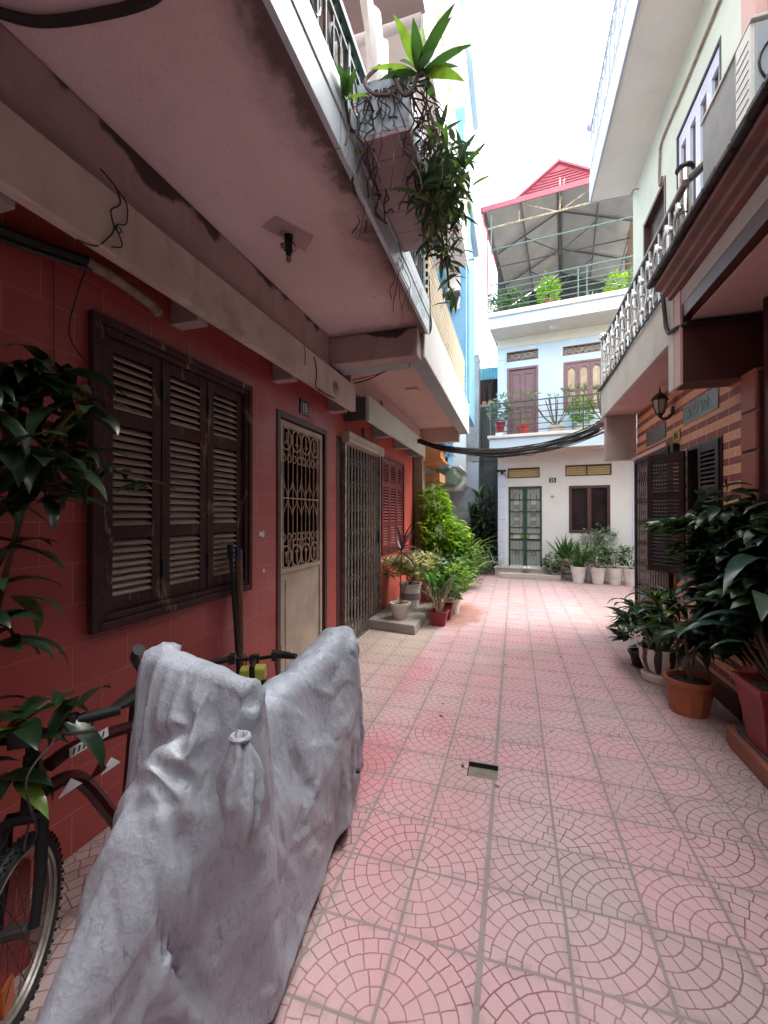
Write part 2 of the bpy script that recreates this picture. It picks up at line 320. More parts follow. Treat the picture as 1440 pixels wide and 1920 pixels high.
# ------------------------------------------------------------------ helpers
W={}
def V(*a): return Vector(a)
class MB:
    def __init__(s,T=None): s.v=[]; s.f=[]; s.T=T
    def add(s,vs,fs):
        o=len(s.v); T=s.T
        s.v+=[tuple(T@Vector(p)) if T else tuple(p) for p in vs]
        s.f+=[tuple(i+o for i in q) for q in fs]; return s
    def box(s,x0,x1,y0,y1,z0,z1):
        return s.add([(x0,y0,z0),(x1,y0,z0),(x1,y1,z0),(x0,y1,z0),(x0,y0,z1),(x1,y0,z1),(x1,y1,z1),(x0,y1,z1)],
            [(0,3,2,1),(4,5,6,7),(0,1,5,4),(1,2,6,5),(2,3,7,6),(3,0,4,7)])
    def quad(s,*p): return s.add(p,[tuple(range(len(p)))])
    def prism(s,pts,h,ax='z',o=0.):       # extrude a 2D outline
        n=len(pts)
        mk={'z':lambda a,b,c:(a,b,c),'y':lambda a,b,c:(a,c,b),'x':lambda a,b,c:(c,a,b)}[ax]
        vs=[mk(a,b,o) for a,b in pts]+[mk(a,b,o+h) for a,b in pts]
        return s.add(vs,[tuple(range(n)),tuple(range(2*n-1,n-1,-1))]+[(i,(i+1)%n,n+(i+1)%n,n+i) for i in range(n)])
    def hull8(s,a,b):                      # two quads joined
        return s.add(list(a)+list(b),[(0,3,2,1),(4,5,6,7),(0,1,5,4),(1,2,6,5),(2,3,7,6),(3,0,4,7)])
    def beam(s,p,q,w,h=None,up=(0,0,1)):
        p=Vector(p);q=Vector(q);h=h or w; d=(q-p).normalized(); u=Vector(up)
        if abs(d.dot(u))>.97: u=Vector((0,1,0))
        a=d.cross(u).normalized()*(w/2); b=a.cross(d).normalized()*(h/2)
        return s.hull8([p-a-b,p+a-b,p+a+b,p-a+b],[q-a-b,q+a-b,q+a+b,q-a+b])
    def tube(s,pts,r,n=7,closed=False,cap=True):
        pts=[Vector(p) for p in pts]; m=len(pts)
        rr=r if isinstance(r,(list,tuple)) else [r]*m
        vs=[]; prev=None
        for i,p in enumerate(pts):
            if closed: t=pts[(i+1)%m]-pts[i-1]
            else: t=pts[min(i+1,m-1)]-pts[max(i-1,0)]
            t=t.normalized() if t.length>1e-9 else Vector((0,0,1))
            if prev is None:
                a=t.orthogonal().normalized()
            else:
                a=prev-t*prev.dot(t)
                a=a.normalized() if a.length>1e-6 else t.orthogonal().normalized()
            prev=a; b=t.cross(a)
            for k in range(n):
                an=2*math.pi*k/n; vs.append(p+(a*math.cos(an)+b*math.sin(an))*rr[i])
        fs=[]
        for i in range(m if closed else m-1):
            j=(i+1)%m
            for k in range(n): fs.append((i*n+k,i*n+(k+1)%n,j*n+(k+1)%n,j*n+k))
        if cap and not closed: fs+= [tuple(range(n-1,-1,-1)),tuple((m-1)*n+k for k in range(n))]
        return s.add(vs,fs)
    def lathe(s,prof,c,n=20,ax=None,cap=True,sq=0):
        c=Vector(c); vs=[]
        for r,z in prof:
            for k in range(n):
                an=2*math.pi*(k+.5*(sq>0))/n; vs.append(c+Vector((r*math.cos(an),r*math.sin(an),z)) if ax is None else c+ax@Vector((r*math.cos(an),r*math.sin(an),z)))
        fs=[]
        for i in range(len(prof)-1):
            for k in range(n): fs.append((i*n+k,i*n+(k+1)%n,(i+1)*n+(k+1)%n,(i+1)*n+k))
        if cap: fs+=[tuple(range(n-1,-1,-1)),tuple((len(prof)-1)*n+k for k in range(n))]
        return s.add(vs,fs)
    def ball(s,c,r,n=8): return s.lathe([(max(1e-4,r*math.sin(math.pi*i/n)),-r*math.cos(math.pi*i/n)) for i in range(n+1)],c,10,cap=False)
    def build(s,name,mat,parent=None,bevel=0,smooth=False,recalc=True,origin=None,label=None):
        me=bpy.data.meshes.new(name)
        a=np.array(s.v); lo,hi=a.min(0),a.max(0)
        org=Vector(origin) if origin else Vector(((lo[0]+hi[0])/2,(lo[1]+hi[1])/2,lo[2]))
        me.from_pydata([tuple(p) for p in (a-np.array(org))],[],s.f)
        if recalc:
            bm=bmesh.new(); bm.from_mesh(me); bmesh.ops.recalc_face_normals(bm,faces=bm.faces); bm.to_mesh(me); bm.free()
        if smooth:
            me.shade_smooth()
            if smooth is True: me.set_sharp_from_angle(angle=R(38))
        for q in (mat if isinstance(mat,(list,tuple)) else [mat]): me.materials.append(q)
        o=bpy.data.objects.new(name,me); COL.objects.link(o); o.location=org; W[o]=Matrix.Translation(org)
        if parent: o.parent=parent; o.matrix_parent_inverse=W[parent].inverted()
        if bevel:
            b=o.modifiers.new('bevel','BEVEL'); b.width=bevel; b.segments=2; b.limit_method='ANGLE'; b.angle_limit=R(40)
        if label: o['label']=label
        return o
def tag(o,label=None,cat=None,group=None,kind=None):
    if label: o['label']=label
    if cat: o['category']=cat
    if group: o['group']=group
    if kind: o['kind']=kind
    return o
def thing(name,label,cat,loc,group=None):
    o=bpy.data.objects.new(name,None); COL.objects.link(o); o.location=loc; o.empty_display_size=.2; W[o]=Matrix.Translation(Vector(loc))
    return tag(o,label,cat,group)
def text(s,size,origin,xdir,zdir,mat,name,parent,depth=.003,sx=1.):
    cu=bpy.data.curves.new('lettering','FONT'); cu.body=s; cu.size=size; cu.align_x='CENTER'; cu.align_y='CENTER'; cu.extrude=depth/2; cu.offset=size*.012
    to=bpy.data.objects.new('lettering',cu); COL.objects.link(to)
    dg=bpy.context.evaluated_depsgraph_get(); me=bpy.data.meshes.new_from_object(to.evaluated_get(dg))
    bpy.data.objects.remove(to); bpy.data.curves.remove(cu)
    x=Vector(xdir).normalized(); z=Vector(zdir).normalized(); n=x.cross(z); o=Vector(origin)
    m=MB(); m.add([o+x*(v.co.x*sx)+z*v.co.y+n*v.co.z for v in me.vertices],[tuple(p.vertices) for p in me.polygons]); bpy.data.meshes.remove(me)
    return m.build(name,mat,parent,recalc=False)
def wall_holes(m,u0,u1,z0,z1,holes,th):    # local: u, w (outwards), z ; front face at w=0
    us=sorted({u0,u1}|{h[0] for h in holes}|{h[1] for h in holes}); zs=sorted({z0,z1}|{h[2] for h in holes}|{h[3] for h in holes})
    us=[q for q in us if u0<=q<=u1]; zs=[q for q in zs if z0<=q<=z1]
    for a,b in zip(us,us[1:]):
        run=None
        for c,d in zip(zs,zs[1:]):
            mu,mz=(a+b)/2,(c+d)/2
            if any(h[0]<mu<h[1] and h[2]<mz<h[3] for h in holes):
                if run: m.box(a,b,-th,0,run[0],run[1]); run=None
            else: run=(run[0],d) if run else (c,d)
        if run: m.box(a,b,-th,0,run[0],run[1])
def frameT(origin,u,w):                    # local (u, w, z) -> world
    u=Vector(u).normalized(); w=Vector(w).normalized()
    M=Matrix(((u.x,w.x,0,origin[0]),(u.y,w.y,0,origin[1]),(0,0,1,origin[2]),(0,0,0,1))); return M
def arc(cx,cz,r,a0,a1,n=12,y=0.,rx=None):
    rx=rx or r
    return [(cx+rx*math.cos(R(a0+(a1-a0)*i/n)),y,cz+r*math.sin(R(a0+(a1-a0)*i/n))) for i in range(n+1)]
def spiral(cx,cz,r0,r1,a0,a1,n=16,y=0.):
    return [(cx+(r0+(r1-r0)*i/n)*math.cos(R(a0+(a1-a0)*i/n)),y,cz+(r0+(r1-r0)*i/n)*math.sin(R(a0+(a1-a0)*i/n))) for i in range(n+1)]
def crom(pts,n=8):
    pts=[Vector(p) for p in pts]; out=[]
    for i in range(len(pts)-1):
        p0=pts[max(i-1,0)];p1=pts[i];p2=pts[i+1];p3=pts[min(i+2,len(pts)-1)]
        for k in range(n):
            t=k/n; out.append(.5*((2*p1)+(p2-p0)*t+(2*p0-5*p1+4*p2-p3)*t*t+(3*p1-p0-3*p2+p3)*t**3))
    out.append(pts[-1]); return out
def sag(a,b,s,n=16): 
    a=Vector(a);b=Vector(b); return [a.lerp(b,i/n)-Vector((0,0,s*4*(i/n)*(1-i/n))) for i in range(n+1)]
PROF={'lance':lambda t:math.sin(math.pi*min(1,t)**.75)**.9*(1 if t<.98 else .3),'ovate':lambda t:math.sin(math.pi*t**.62)**.8,
      'strap':lambda t:min(1,t*6+.35)*(1-t**3.2),'paddle':lambda t:(.22 if t<.3 else .22+.78*math.sin(math.pi*((t-.3)/.7)**.8)**.8),'round':lambda t:math.sin(math.pi*t**.55)**.6}
def leaf(m,base,az,el,L,wd,droop=1.2,fold=.25,prof='lance',segs=5,roll=0.,rng=random,curl=0.):
    p=Vector(base); h=Vector((math.sin(az),math.cos(az),0)); side0=Vector((h.y,-h.x,0)); vs=[]; e=el
    for i in range(segs+1):
        t=i/segs
        d=h*math.cos(e)+Vector((0,0,math.sin(e))); nrm=side0.cross(d).normalized()
        side=(side0*math.cos(roll)+nrm*math.sin(roll)); nn=side.cross(d).normalized()
        ww=max(PROF[prof](t),.03)*wd/2
        vs+= [p-side*ww+nn*(fold*ww),p,p+side*ww+nn*(fold*ww)]
        p=p+d*(L/segs); e-=droop/segs*(.4+1.2*t); h=(h+side0*curl/segs).normalized(); side0=Vector((h.y,-h.x,0))
    fs=[]
    for i in range(segs):
        a=i*3; fs+=[(a,a+1,a+4,a+3),(a+1,a+2,a+5,a+4)]
    m.add(vs,fs)
def potprof(r0,r1,h,rim=.018,t=.012):
    return [(r0,0),(r0+(r1-r0)*.5,h*.5),(r1,h-rim*1.6),(r1+rim*.55,h-rim*1.5),(r1+rim*.6,h),(r1-t,h),(r1-t*1.6,h-.03)]
def pot(root,c,r0,r1,h,mat,n=24,sq=0,name='pot',rim=.018,ribs=0):
    m=MB(); pr=potprof(r0,r1,h,rim); m.lathe(pr,c,n,sq=sq)
    o=m.build(name,mat,root,smooth=(n>8),bevel=0 if n>8 else .004)
    s=MB(); s.lathe([(1e-3,h-.022),(r1*.5,h-.020),(r1*.97-.012,h-.032)],c,n if n>8 else 4,sq=sq,cap=False); s.build('soil',m_soil,root,recalc=False)
    return o
def louvre(m,ua,ub,z0,z1,n,w0,depth=.03,ang=48,th=.006):
    for k in range(n):
        zc=z0+(z1-z0)*(k+.5)/n; d=depth/2; cy=math.cos(R(ang))*d; cz=math.sin(R(ang))*d; ty=math.sin(R(ang))*th/2; tz=math.cos(R(ang))*th/2
        m.hull8([(ua,w0+cy-ty,zc-cz-tz),(ub,w0+cy-ty,zc-cz-tz),(ub,w0+cy+ty,zc-cz+tz),(ua,w0+cy+ty,zc-cz+tz)],
                [(ua,w0-cy-ty,zc+cz-tz),(ub,w0-cy-ty,zc+cz-tz),(ub,w0-cy+ty,zc+cz+tz),(ua,w0-cy+ty,zc+cz+tz)])
# ------------------------------------------------------------------ ground
HX0,HX1,HY0,HY1=-.276,-.10,2.578,2.73
g=MB()
xs=[-6,HX0,HX1,9]; ys=[-8,HY0,HY1,15]
for i in range(3):
    for j in range(3):
        if i==1 and j==1: continue
        g.quad((xs[i],ys[j],0),(xs[i+1],ys[j],0),(xs[i+1],ys[j+1],0),(xs[i],ys[j+1],0))
d=-.030
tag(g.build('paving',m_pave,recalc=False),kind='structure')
g=MB(); g.quad((HX0,HY0,0),(HX1,HY0,0),(HX1,HY0,d),(HX0,HY0,d)); g.quad((HX0,HY1,0),(HX1,HY1,0),(HX1,HY1,d),(HX0,HY1,d))
g.quad((HX0,HY0,0),(HX0,HY1,0),(HX0,HY1,d),(HX0,HY0,d)); g.quad((HX1,HY0,0),(HX1,HY1,0),(HX1,HY1,d),(HX1,HY0,d))
tag(g.build('drain_edge_shadow',m_dark,recalc=False),kind='structure')  # hole walls coloured near black in place of their shadow
g=MB(); g.quad((HX0-.02,HY0-.02,d),(HX1+.02,HY0-.02,d),(HX1+.02,HY1+.02,d),(HX0-.02,HY1+.02,d))
tag(g.build('drain_bed',simple('beige_drain_tile',(.25,.215,.17),(.17,.145,.12),.8,20),recalc=False),kind='structure')
g=MB(); g.quad((-150,-150,-.12),(150,-150,-.12),(150,150,-.12),(-150,150,-.12))
tag(g.build('ground',m_ground,recalc=False),kind='structure')
# ------------------------------------------------------------------ left house, number 15
XW=-1.93
TL=lambda w=0.: frameT((XW+w,0,0),(0,1,0),(1,0,0))
h15=thing('terraced_house','salmon tiled house with brown louvred window and number 15 over its cream door','house',(-2.6,1.2,0))
m=MB(TL()); wall_holes(m,-4.5,4.42,0,3.28,[(1.56,2.76,1.03,2.475),(3.19,4.19,0,2.45)],.16); m.build('wall',m_salmon,h15)
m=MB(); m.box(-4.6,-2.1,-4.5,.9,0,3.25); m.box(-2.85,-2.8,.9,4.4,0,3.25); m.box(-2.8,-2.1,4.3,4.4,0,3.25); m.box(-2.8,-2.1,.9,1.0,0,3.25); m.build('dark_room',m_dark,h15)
# balcony slab, fascia, mouldy edge
m=MB(); m.box(-2.1,-.815,-4.5,4.06,3.30,3.44); slab15=m.build('balcony_slab',m_soff15,h15)
m=MB(); m.box(-.812,-.785,-4.5,4.04,3.285,3.445); m.box(-.812,-.779,-4.5,4.04,3.449,3.60); m.build('fascia',m_whitetile,slab15,bevel=.003)
m=MB(); m.box(-2.09,-1.74,-4.5,3.86,2.97,3.298); bm15=m.build('edge_beam',m_beam15,h15,bevel=.004)
m=MB(); m.box(-1.74,-1.68,-4.5,4.42,2.69,2.97); m.box(-2.08,-1.743,-4.5,4.42,2.91,2.967); lip=m.build('canopy_lip',m_lip,h15,bevel=.008)
for y in (1.0,2.02,3.12,4.24): m=MB(); m.box(-1.93,-1.742,y,y+.09,2.665,2.908); m.build('canopy_bracket',m_greypink,lip,bevel=.004)
m=MB(); m.box(-1.742,-.86,3.862,4.04,3.03,3.298); m.build('cross_beam',m_beam15,h15,bevel=.006)
m=MB(); m.lathe([(.048,0),(.05,.008),(.042,.012),(1e-3,.02)],(-1.678,3.86,2.80),20,ax=Matrix.Rotation(R(90),3,'Y'),cap=False); m.build('round_lamp',simple('grey_disc_glass',(.20,.18,.15),(.1,.09,.08),.3,10),lip,smooth=True,recalc=False)
m=MB(); m.lathe([(.062,0),(.062,.01),(.05,.012)],(-1.679,3.86,2.80),20,ax=Matrix.Rotation(R(90),3,'Y')); m.build('lamp_ring',m_greypink,lip,smooth=True)
# upper storeys (solid body), second balcony
m=MB(); m.box(-4.6,-2.05,-4.5,3.95,3.46,6.7); m.build('upper_wall',m_white,h15)
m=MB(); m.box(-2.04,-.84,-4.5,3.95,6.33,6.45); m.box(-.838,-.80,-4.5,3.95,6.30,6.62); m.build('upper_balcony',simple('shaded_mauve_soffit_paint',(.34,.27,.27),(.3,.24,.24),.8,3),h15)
# first floor balcony railing
rail=MB(); 
for y in (-2.5,-1,.5,2.0,3.0,3.85): rail.box(-.83,-.80,y,y+.03,3.60,3.98)
ra=rail.build('balcony_railing',m_dgreen,h15)
m=MB(); m.box(-.84,-.785,-4.4,3.9,3.97,4.02); m.build('handrail',m_dgreen,ra,bevel=.006)
m=MB()
for i in range(70):
    y=-2.+i*.085
    if y>3.85: break
    m.box(-.822,-.806,y,y+.012,3.60,3.97)
m.build('baluster',m_dksteel,ra)
for zz,nm in ((3.64,'bottom_bar'),(3.90,'scroll_bar')):
    m=MB(); m.box(-.825,-.803,-4.4,3.9,zz,zz+.02); m.build(nm,m_dgreen,ra)
m=MB()
for i in range(12): 
    cy=.9+i*.24; m.tube([(-.812,cy+.07*math.cos(t*.52),3.77+.09*math.sin(t*.52)) for t in range(12)],.008,5,True)
m.build('scroll',m_dgreen,ra,smooth=True)
# window 15: casing, three louvred leaves
T=TL(.0)
m=MB(T)
def casing(m,u0,u1,z0,z1,w,p0,p1):
    m.box(u0,u0+w,p0,p1,z0,z1); m.box(u1-w,u1,p0,p1,z0,z1); m.box(u0+w,u1-w,p0,p1,z1-w,z1); m.box(u0+w,u1-w,p0,p1,z0,z0+w)
casing(m,1.515,2.80,.985,2.52,.042,-.02,.034); win15=m.build('window',m_brown,h15,bevel=.006)
m=MB(T); casing(m,1.559,2.756,1.029,2.476,.03,-.05,.020); m.build('inner_frame',m_brown,win15,bevel=.005)
lu=[1.592,1.966,2.346,2.724]
for k in range(3):
    a,b=lu[k]+.004,lu[k+1]-.004; m=MB(T); st=.062
    m.box(a,a+st,-.045,-.008,1.062,2.443); m.box(b-st,b,-.045,-.008,1.062,2.443)
    for z0,z1 in ((1.062,1.135),(1.425,1.490),(2.010,2.085),(2.375,2.443)): m.box(a+st,b-st,-.045,-.010,z0,z1)
    lf=m.build('shutter_leaf',m_brown,win15,bevel=.003)
    m=MB(T); 
    for z0,z1,n in ((1.135,1.425,8),(1.49,2.01,13),(2.085,2.375,7)): louvre(m,a+st+.001,b-st-.001,z0,z1,n,-.026,.044,40,.008)
    m.build('louvre_slats',m_slat,lf)
    for zz in (1.20,2.22):
        m=MB(T); m.box(a-.006,a+.014,-.008,.006,zz,zz+.095); m.build('hinge',m_blackiron,lf)
m=MB(T); m.box(2.71,2.724,-.01,.004,1.95,2.06); m.build('hinge',m_blackiron,win15)
# door 15
m=MB(T); casing(m,3.19,4.19,-.06,2.45,.055,-.10,.012); dr=m.build('door_frame',m_doorframe,h15,bevel=.004)
m=MB(T)
a,b=3.262,4.118
for u0,u1,z0,z1 in ((a,a+.05,.03,2.385),(b-.05,b,.03,2.385),(a+.05,b-.05,2.335,2.385),(a+.05,b-.05,1.03,1.07),(a+.05,b-.05,.03,.10)): m.box(u0,u1,-.055,-.012,z0,z1)
door=m.build('door',m_cream,h15,bevel=.004)
m=MB(T); m.box(a+.05,b-.05,-.05,-.028,.10,1.03); m.box(a+.12,b-.12,-.028,-.020,.17,.96); m.build('lower_panel',m_cream,door,bevel=.004)
m=MB(T); g0,g1=a+.05,b-.05; gw=g1-g0; yy=-.03
q=MB(T)
nb=9
for k in range(nb): u=g0+gw*(k+.5)/nb; q.tube([(u,yy,1.07),(u,yy,2.335)],.0062,6)
q.tube([(g0,yy,1.70),(g1,yy,1.70)],.007,6)
nr=4; cw=gw/nr
for k in range(nr):
    c=g0+cw*(k+.5)
    for sgn,zc,zs in ((1,2.235,2.06),(-1,1.17,1.345)):
        q.tube(arc(c,zc,.098,0,360,20,yy-.004,cw*.46)[:-1],.0075,6,True)
        q.tube([(c,yy,zc-.05*sgn),(c,yy,zc+.055*sgn)],.008,5); q.tube(arc(c,zc-.045*sgn,.022,180*(sgn<0),180+180*(sgn<0),8,yy),.007,5)
        for s2 in (-1,1):
            q.tube([(c+s2*cw*.5,yy,zc-.02*sgn)]+[(c+s2*(cw*.47-.02*t),yy,zc-sgn*(.02+.05*t)) for t in (.5,1.5)]+[(c+s2*cw*.43,yy,zs)]+[(c+s2*(cw*.27+.036*math.cos(R(w_))),yy,zs-sgn*.036*math.sin(R(w_))) for w_ in (20,70,120,170,220,270,320)],.0065,5)
for k in range(nb):
    u=g0+gw*(k+.5)/nb; hw=gw/nb
    for s in (-1,1):
        for s2 in (-1,1): q.tube([(u+s2*hw*.98,yy-.003,1.70+s*.0),(u+s2*hw*.75,yy-.003,1.70+s*.06),(u+s2*hw*.3,yy-.003,1.70+s*.10),(u,yy-.003,1.70+s*.165)],.006,5) if k%2==0 else None
q.build('grille',m_creamb,door,smooth=True)
m=MB(T)
for zz in (.3,1.9): m.box(a-.016,a+.004,-.02,.004,zz,zz+.12)
m.build('hinge',m_blackiron,door)
# number plate
m=MB(T); m.box(3.585,3.765,.0,.012,2.50,2.645); pl=m.build('number_plate',m_plate,h15,bevel=.004)
m=MB(T); casing(m,3.594,3.756,2.509,2.636,.004,.012,.0135); m.build('plate_border',simple('grey_plate_line',(.16,.17,.18),None,.4),pl)
text('15',.112,(XW+.0135,3.675,2.5715),(0,1,0),(0,0,1),m_ink,'digits',pl,.002,.92)
# small stickers on tiles
m=MB(T); m.prism([(2.93,1.385),(3.00,1.365),(3.005,1.41),(2.985,1.43),(2.975,1.405),(2.935,1.42)],.003,'y',0.0005); m.build('torn_sticker',m_wht,h15)
m=MB(T); m.box(2.985,3.01,.0005,.0025,1.085,1.115); m.build('paper_scrap',m_wht,h15)
# ------------------------------------------------------------------ left house, number 16
h16=thing('terraced_house','coral painted house with silver folding gate and wine red shutters','house',(-2.7,6.3,0))
m=MB(TL()); wall_holes(m,4.42,8.28,0,3.20,[(4.47,5.99,0,2.44),(6.17,7.49,.955,2.46)],.16); m.build('wall',m_red16,h16)
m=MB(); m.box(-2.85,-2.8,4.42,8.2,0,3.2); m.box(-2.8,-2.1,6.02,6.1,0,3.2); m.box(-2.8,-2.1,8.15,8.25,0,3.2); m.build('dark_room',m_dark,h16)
T=TL()
m=MB(T); m.box(4.455,4.60,-.14,.004,0,2.45); m.build('shadow_gate_jamb',m_maroon,h16)  # maroon jamb, kept dark to stand for shadow in the doorway reveal
m=MB(T); m.box(4.60,5.99,-.02,.10,2.395,2.52); tb=m.build('gate_track_box',m_cream,h16,bevel=.006)
m=MB(T); m.box(4.60,5.99,.10,.106,2.44,2.452); m.build('box_trim',m_creamb,tb)
m=MB(T); m.box(4.602,4.655,-.03,.05,0,2.395); m.box(5.955,5.985,-.03,.05,0,2.395); m.box(4.655,5.955,-.03,.05,0,.02); gt=m.build('folding_gate',m_steel,h16,bevel=.003)
for k in range(12):
    u=4.70+k*(5.93-4.70)/11
    m=MB(T); m.box(u-.016,u-.011,.004,.012,.03,2.385); m.box(u+.011,u+.016,.004,.012,.03,2.385); m.box(u-.016,u+.016,.0,.004,.03,2.385)
    m.build('picket',m_steelb,gt)
for r_ in range(8):
    z0=.16+r_*.285; lat=MB(T); p=[]; q_=[]
    for k in range(12): p.append((4.70+k*(5.93-4.70)/11,.016,z0+(.085 if k%2 else 0))); q_.append((4.70+k*(5.93-4.70)/11,.020,z0+(0 if k%2 else .085)))
    lat.tube(p,.0038,4); lat.tube(q_,.0038,4); lat.tube([p[0],q_[0]],.003,4)
    lat.build('lattice_row',m_steel,gt)
m=MB(T); m.box(5.90,5.94,.03,.05,1.15,1.32); m.build('gate_lock',m_blackiron,gt,bevel=.003)
# window 16
m=MB(T); casing(m,6.15,7.51,.935,2.48,.05,-.03,.022); w16=m.build('window',m_wine,h16,bevel=.004)
lu=[6.205,6.62,7.04,7.455]
for k in range(3):
    a,b=lu[k]+.003,lu[k+1]-.003; m=MB(T); st=.065
    m.box(a,a+st,-.03,.0,.99,2.43); m.box(b-st,b,-.03,.0,.99,2.43)
    for z0,z1 in ((.99,1.07),(1.36,1.43),(1.98,2.05),(2.35,2.43)): m.box(a+st,b-st,-.03,-.002,z0,z1)
    lf=m.build('shutter_leaf',m_wine,w16,bevel=.003)
    m=MB(T)
    for z0,z1,n in ((1.07,1.36,7),(1.43,1.98,12),(2.05,2.35,7)): louvre(m,a+st+.001,b-st-.001,z0,z1,n,-.014,.040,42,.008)
    m.build('louvre_slats',m_wineslat,lf)
# small number plate
m=MB(T); m.box(5.30,5.40,0,.01,2.56,2.70); p16=m.build('number_plate',m_maroon,h16,bevel=.003)
text('16',.085,(XW+.0115,5.35,2.63),(0,1,0),(0,0,1),simple('dim_plate_lettering',(.22,.16,.15),None,.5),'digits',p16,.002,.75)
# canopy
m=MB(); m.box(-1.66,-1.62,4.70,7.96,2.645,2.94); m.box(-1.93,-1.66,4.70,4.74,2.66,2.925); m.box(-1.93,-1.66,4.74,7.96,2.88,2.935); c16=m.build('canopy_lip',m_mint,h16,bevel=.005)
m=MB(); m.box(-1.928,-1.662,4.692,4.699,2.652,2.93); m.build('lip_end_face',simple('slate_grey_render',(.085,.09,.10),(.07,.074,.082),.8,3),c16)
for y in (5.75,6.85,7.80): m=MB(); m.box(-1.93,-1.662,y,y+.09,2.65,2.879); m.build('canopy_bracket',m_bluegrey,c16,bevel=.004)
m=MB(); m.lathe([(.055,0),(.055,.012),(.046,.014)],(-1.738,5.55,3.055),20,ax=Matrix.Rotation(R(90),3,'Y')); m.lathe([(.044,.014),(.03,.024),(1e-3,.028)],(-1.738,5.55,3.055),20,ax=Matrix.Rotation(R(90),3,'Y'),cap=False); m.build('round_lamp',m_ochre,c16,smooth=True,recalc=False)
# balcony
m=MB(); m.box(-2.1,-1.0,4.062,8.05,3.20,3.33); s16=m.build('balcony_slab',m_soff16,h16)
m=MB(); m.box(-1.93,-1.74,4.42,8.2,2.945,3.198); m.build('edge_beam',m_soff16,h16,bevel=.004)
m=MB(); m.prism([(-1.735,3.03),(-1.0,3.03),(-1.0,3.298),(-1.735,3.298)],.17,'y',4.042); m.build('cross_beam',m_bluegrey,h16,bevel=.004)
m=MB(); m.box(-1.0,-.842,4.042,8.20,3.08,3.33); m.build('edge_band',m_bluegrey,s16,bevel=.004)
m=MB(); m.box(-.842,-.826,4.042,8.20,3.075,3.63); m.box(-1.0,-.843,4.042,8.2,3.335,3.63); m.build('fascia',m_white,s16,bevel=.004)
m=MB(); m.box(-1.93,-1.0,8.05,8.2,2.93,3.33); m.build('end_beam',m_soff16,s16,bevel=.004)
m=MB(); m.lathe([(.0,0),(.11,0),(.11,.018),(.095,.02),(.0,.02)],(-1.27,5.47,3.176),4,sq=1); m.build('square_ceiling_lamp',m_soff16,s16)
m=MB(); m.tube([(-1.70,8.12,2.6),(-1.70,8.12,3.2)],.035,10); m.build('corner_pipe',m_pinkr,h16,smooth=True)
scr=MB()
for y in (4.30,5.4,6.5,7.58): scr.box(-.875,-.845,y,y+.03,3.63,4.24)
scr.box(-.88,-.84,4.28,7.63,4.242,4.27)
sc16=scr.build('balcony_screen',m_scream,h16)
for k in range(7):
    m=MB(); z=3.665+k*.083; m.hull8([(-.872,4.3,z),(-.842,4.3,z-.012),(-.838,4.3,z+.04),(-.868,4.3,z+.052)],[(-.872,7.6,z),(-.842,7.6,z-.012),(-.838,7.6,z+.04),(-.868,7.6,z+.052)]); m.build('slat',m_scream,sc16)
m=MB(); m.box(-4.6,-2.05,4.0,8.2,3.35,11.5); m.build('upper_wall',m_white,h16)
m=MB(); m.box(-2.04,-.86,4.0,8.15,6.25,6.40); m.box(-.858,-.825,4.0,8.18,6.22,6.62); up=m.build('upper_balcony',m_white,h16,bevel=.004)
m=MB()
for k in range(14): m.box(-.85,-.83,4.02+k*.30,4.12+k*.30,6.62,7.35)
m.box(-.86,-.82,4.0,8.18,7.35,7.42); m.build('parapet_screen',m_scream,up)
m=MB(); m.box(-2.04,-.86,4.0,8.15,9.3,9.45); m.box(-.858,-.825,4.0,8.18,9.27,9.8); m.build('upper_balcony',m_white,h16)
m=MB(); m.box(-2.0,-1.9,8.20,8.29,0,2.9); m.build('corner_post',m_maroon,h16)
# stone ledge under the pots
m=MB(); m.hull8([(-1.925,5.50,0),(-1.225,5.37,0),(-1.235,7.4,0),(-1.925,7.4,0)],[(-1.925,5.52,.12),(-1.24,5.385,.12),(-1.25,7.4,.12),(-1.925,7.4,.12)])
tag(m.build('stone_ledge',m_stone,bevel=.012),'worn low stone ledge against the coral wall carrying pots','ledge')
# ------------------------------------------------------------------ planter box on balcony 15
pb=thing('planter_box','pale tiled planter box hanging off the stained balcony edge overgrown with roots','planter',(-.65,2.5,3.47))
m=MB(); y0,y1,x0,x1=2.06,3.02,-.775,-.50
m.box(x0,x1,y0,y0+.03,3.495,3.775); m.box(x0,x1,y1-.03,y1,3.495,3.775); m.box(x1-.03,x1,y0+.03,y1-.03,3.495,3.775); m.box(x0,x0+.03,y0+.03,y1-.03,3.495,3.775)
m.build('side_tiles',simple('pale_blue_planter_tile',(.45,.53,.60),(.38,.46,.52),.35,4,stain=(.12,.11,.10),stamt=.8,sts=5),pb,bevel=.003)
m=MB(); m.box(x0,x1,y0,y1,3.47,3.4945); m.build('bottom_tiles',m_pinktile,pb,bevel=.003)
m=MB(); m.box(x0+.03,x1-.03,y0+.03,y1-.03,3.70,3.735); m.build('soil',m_soil,pb)
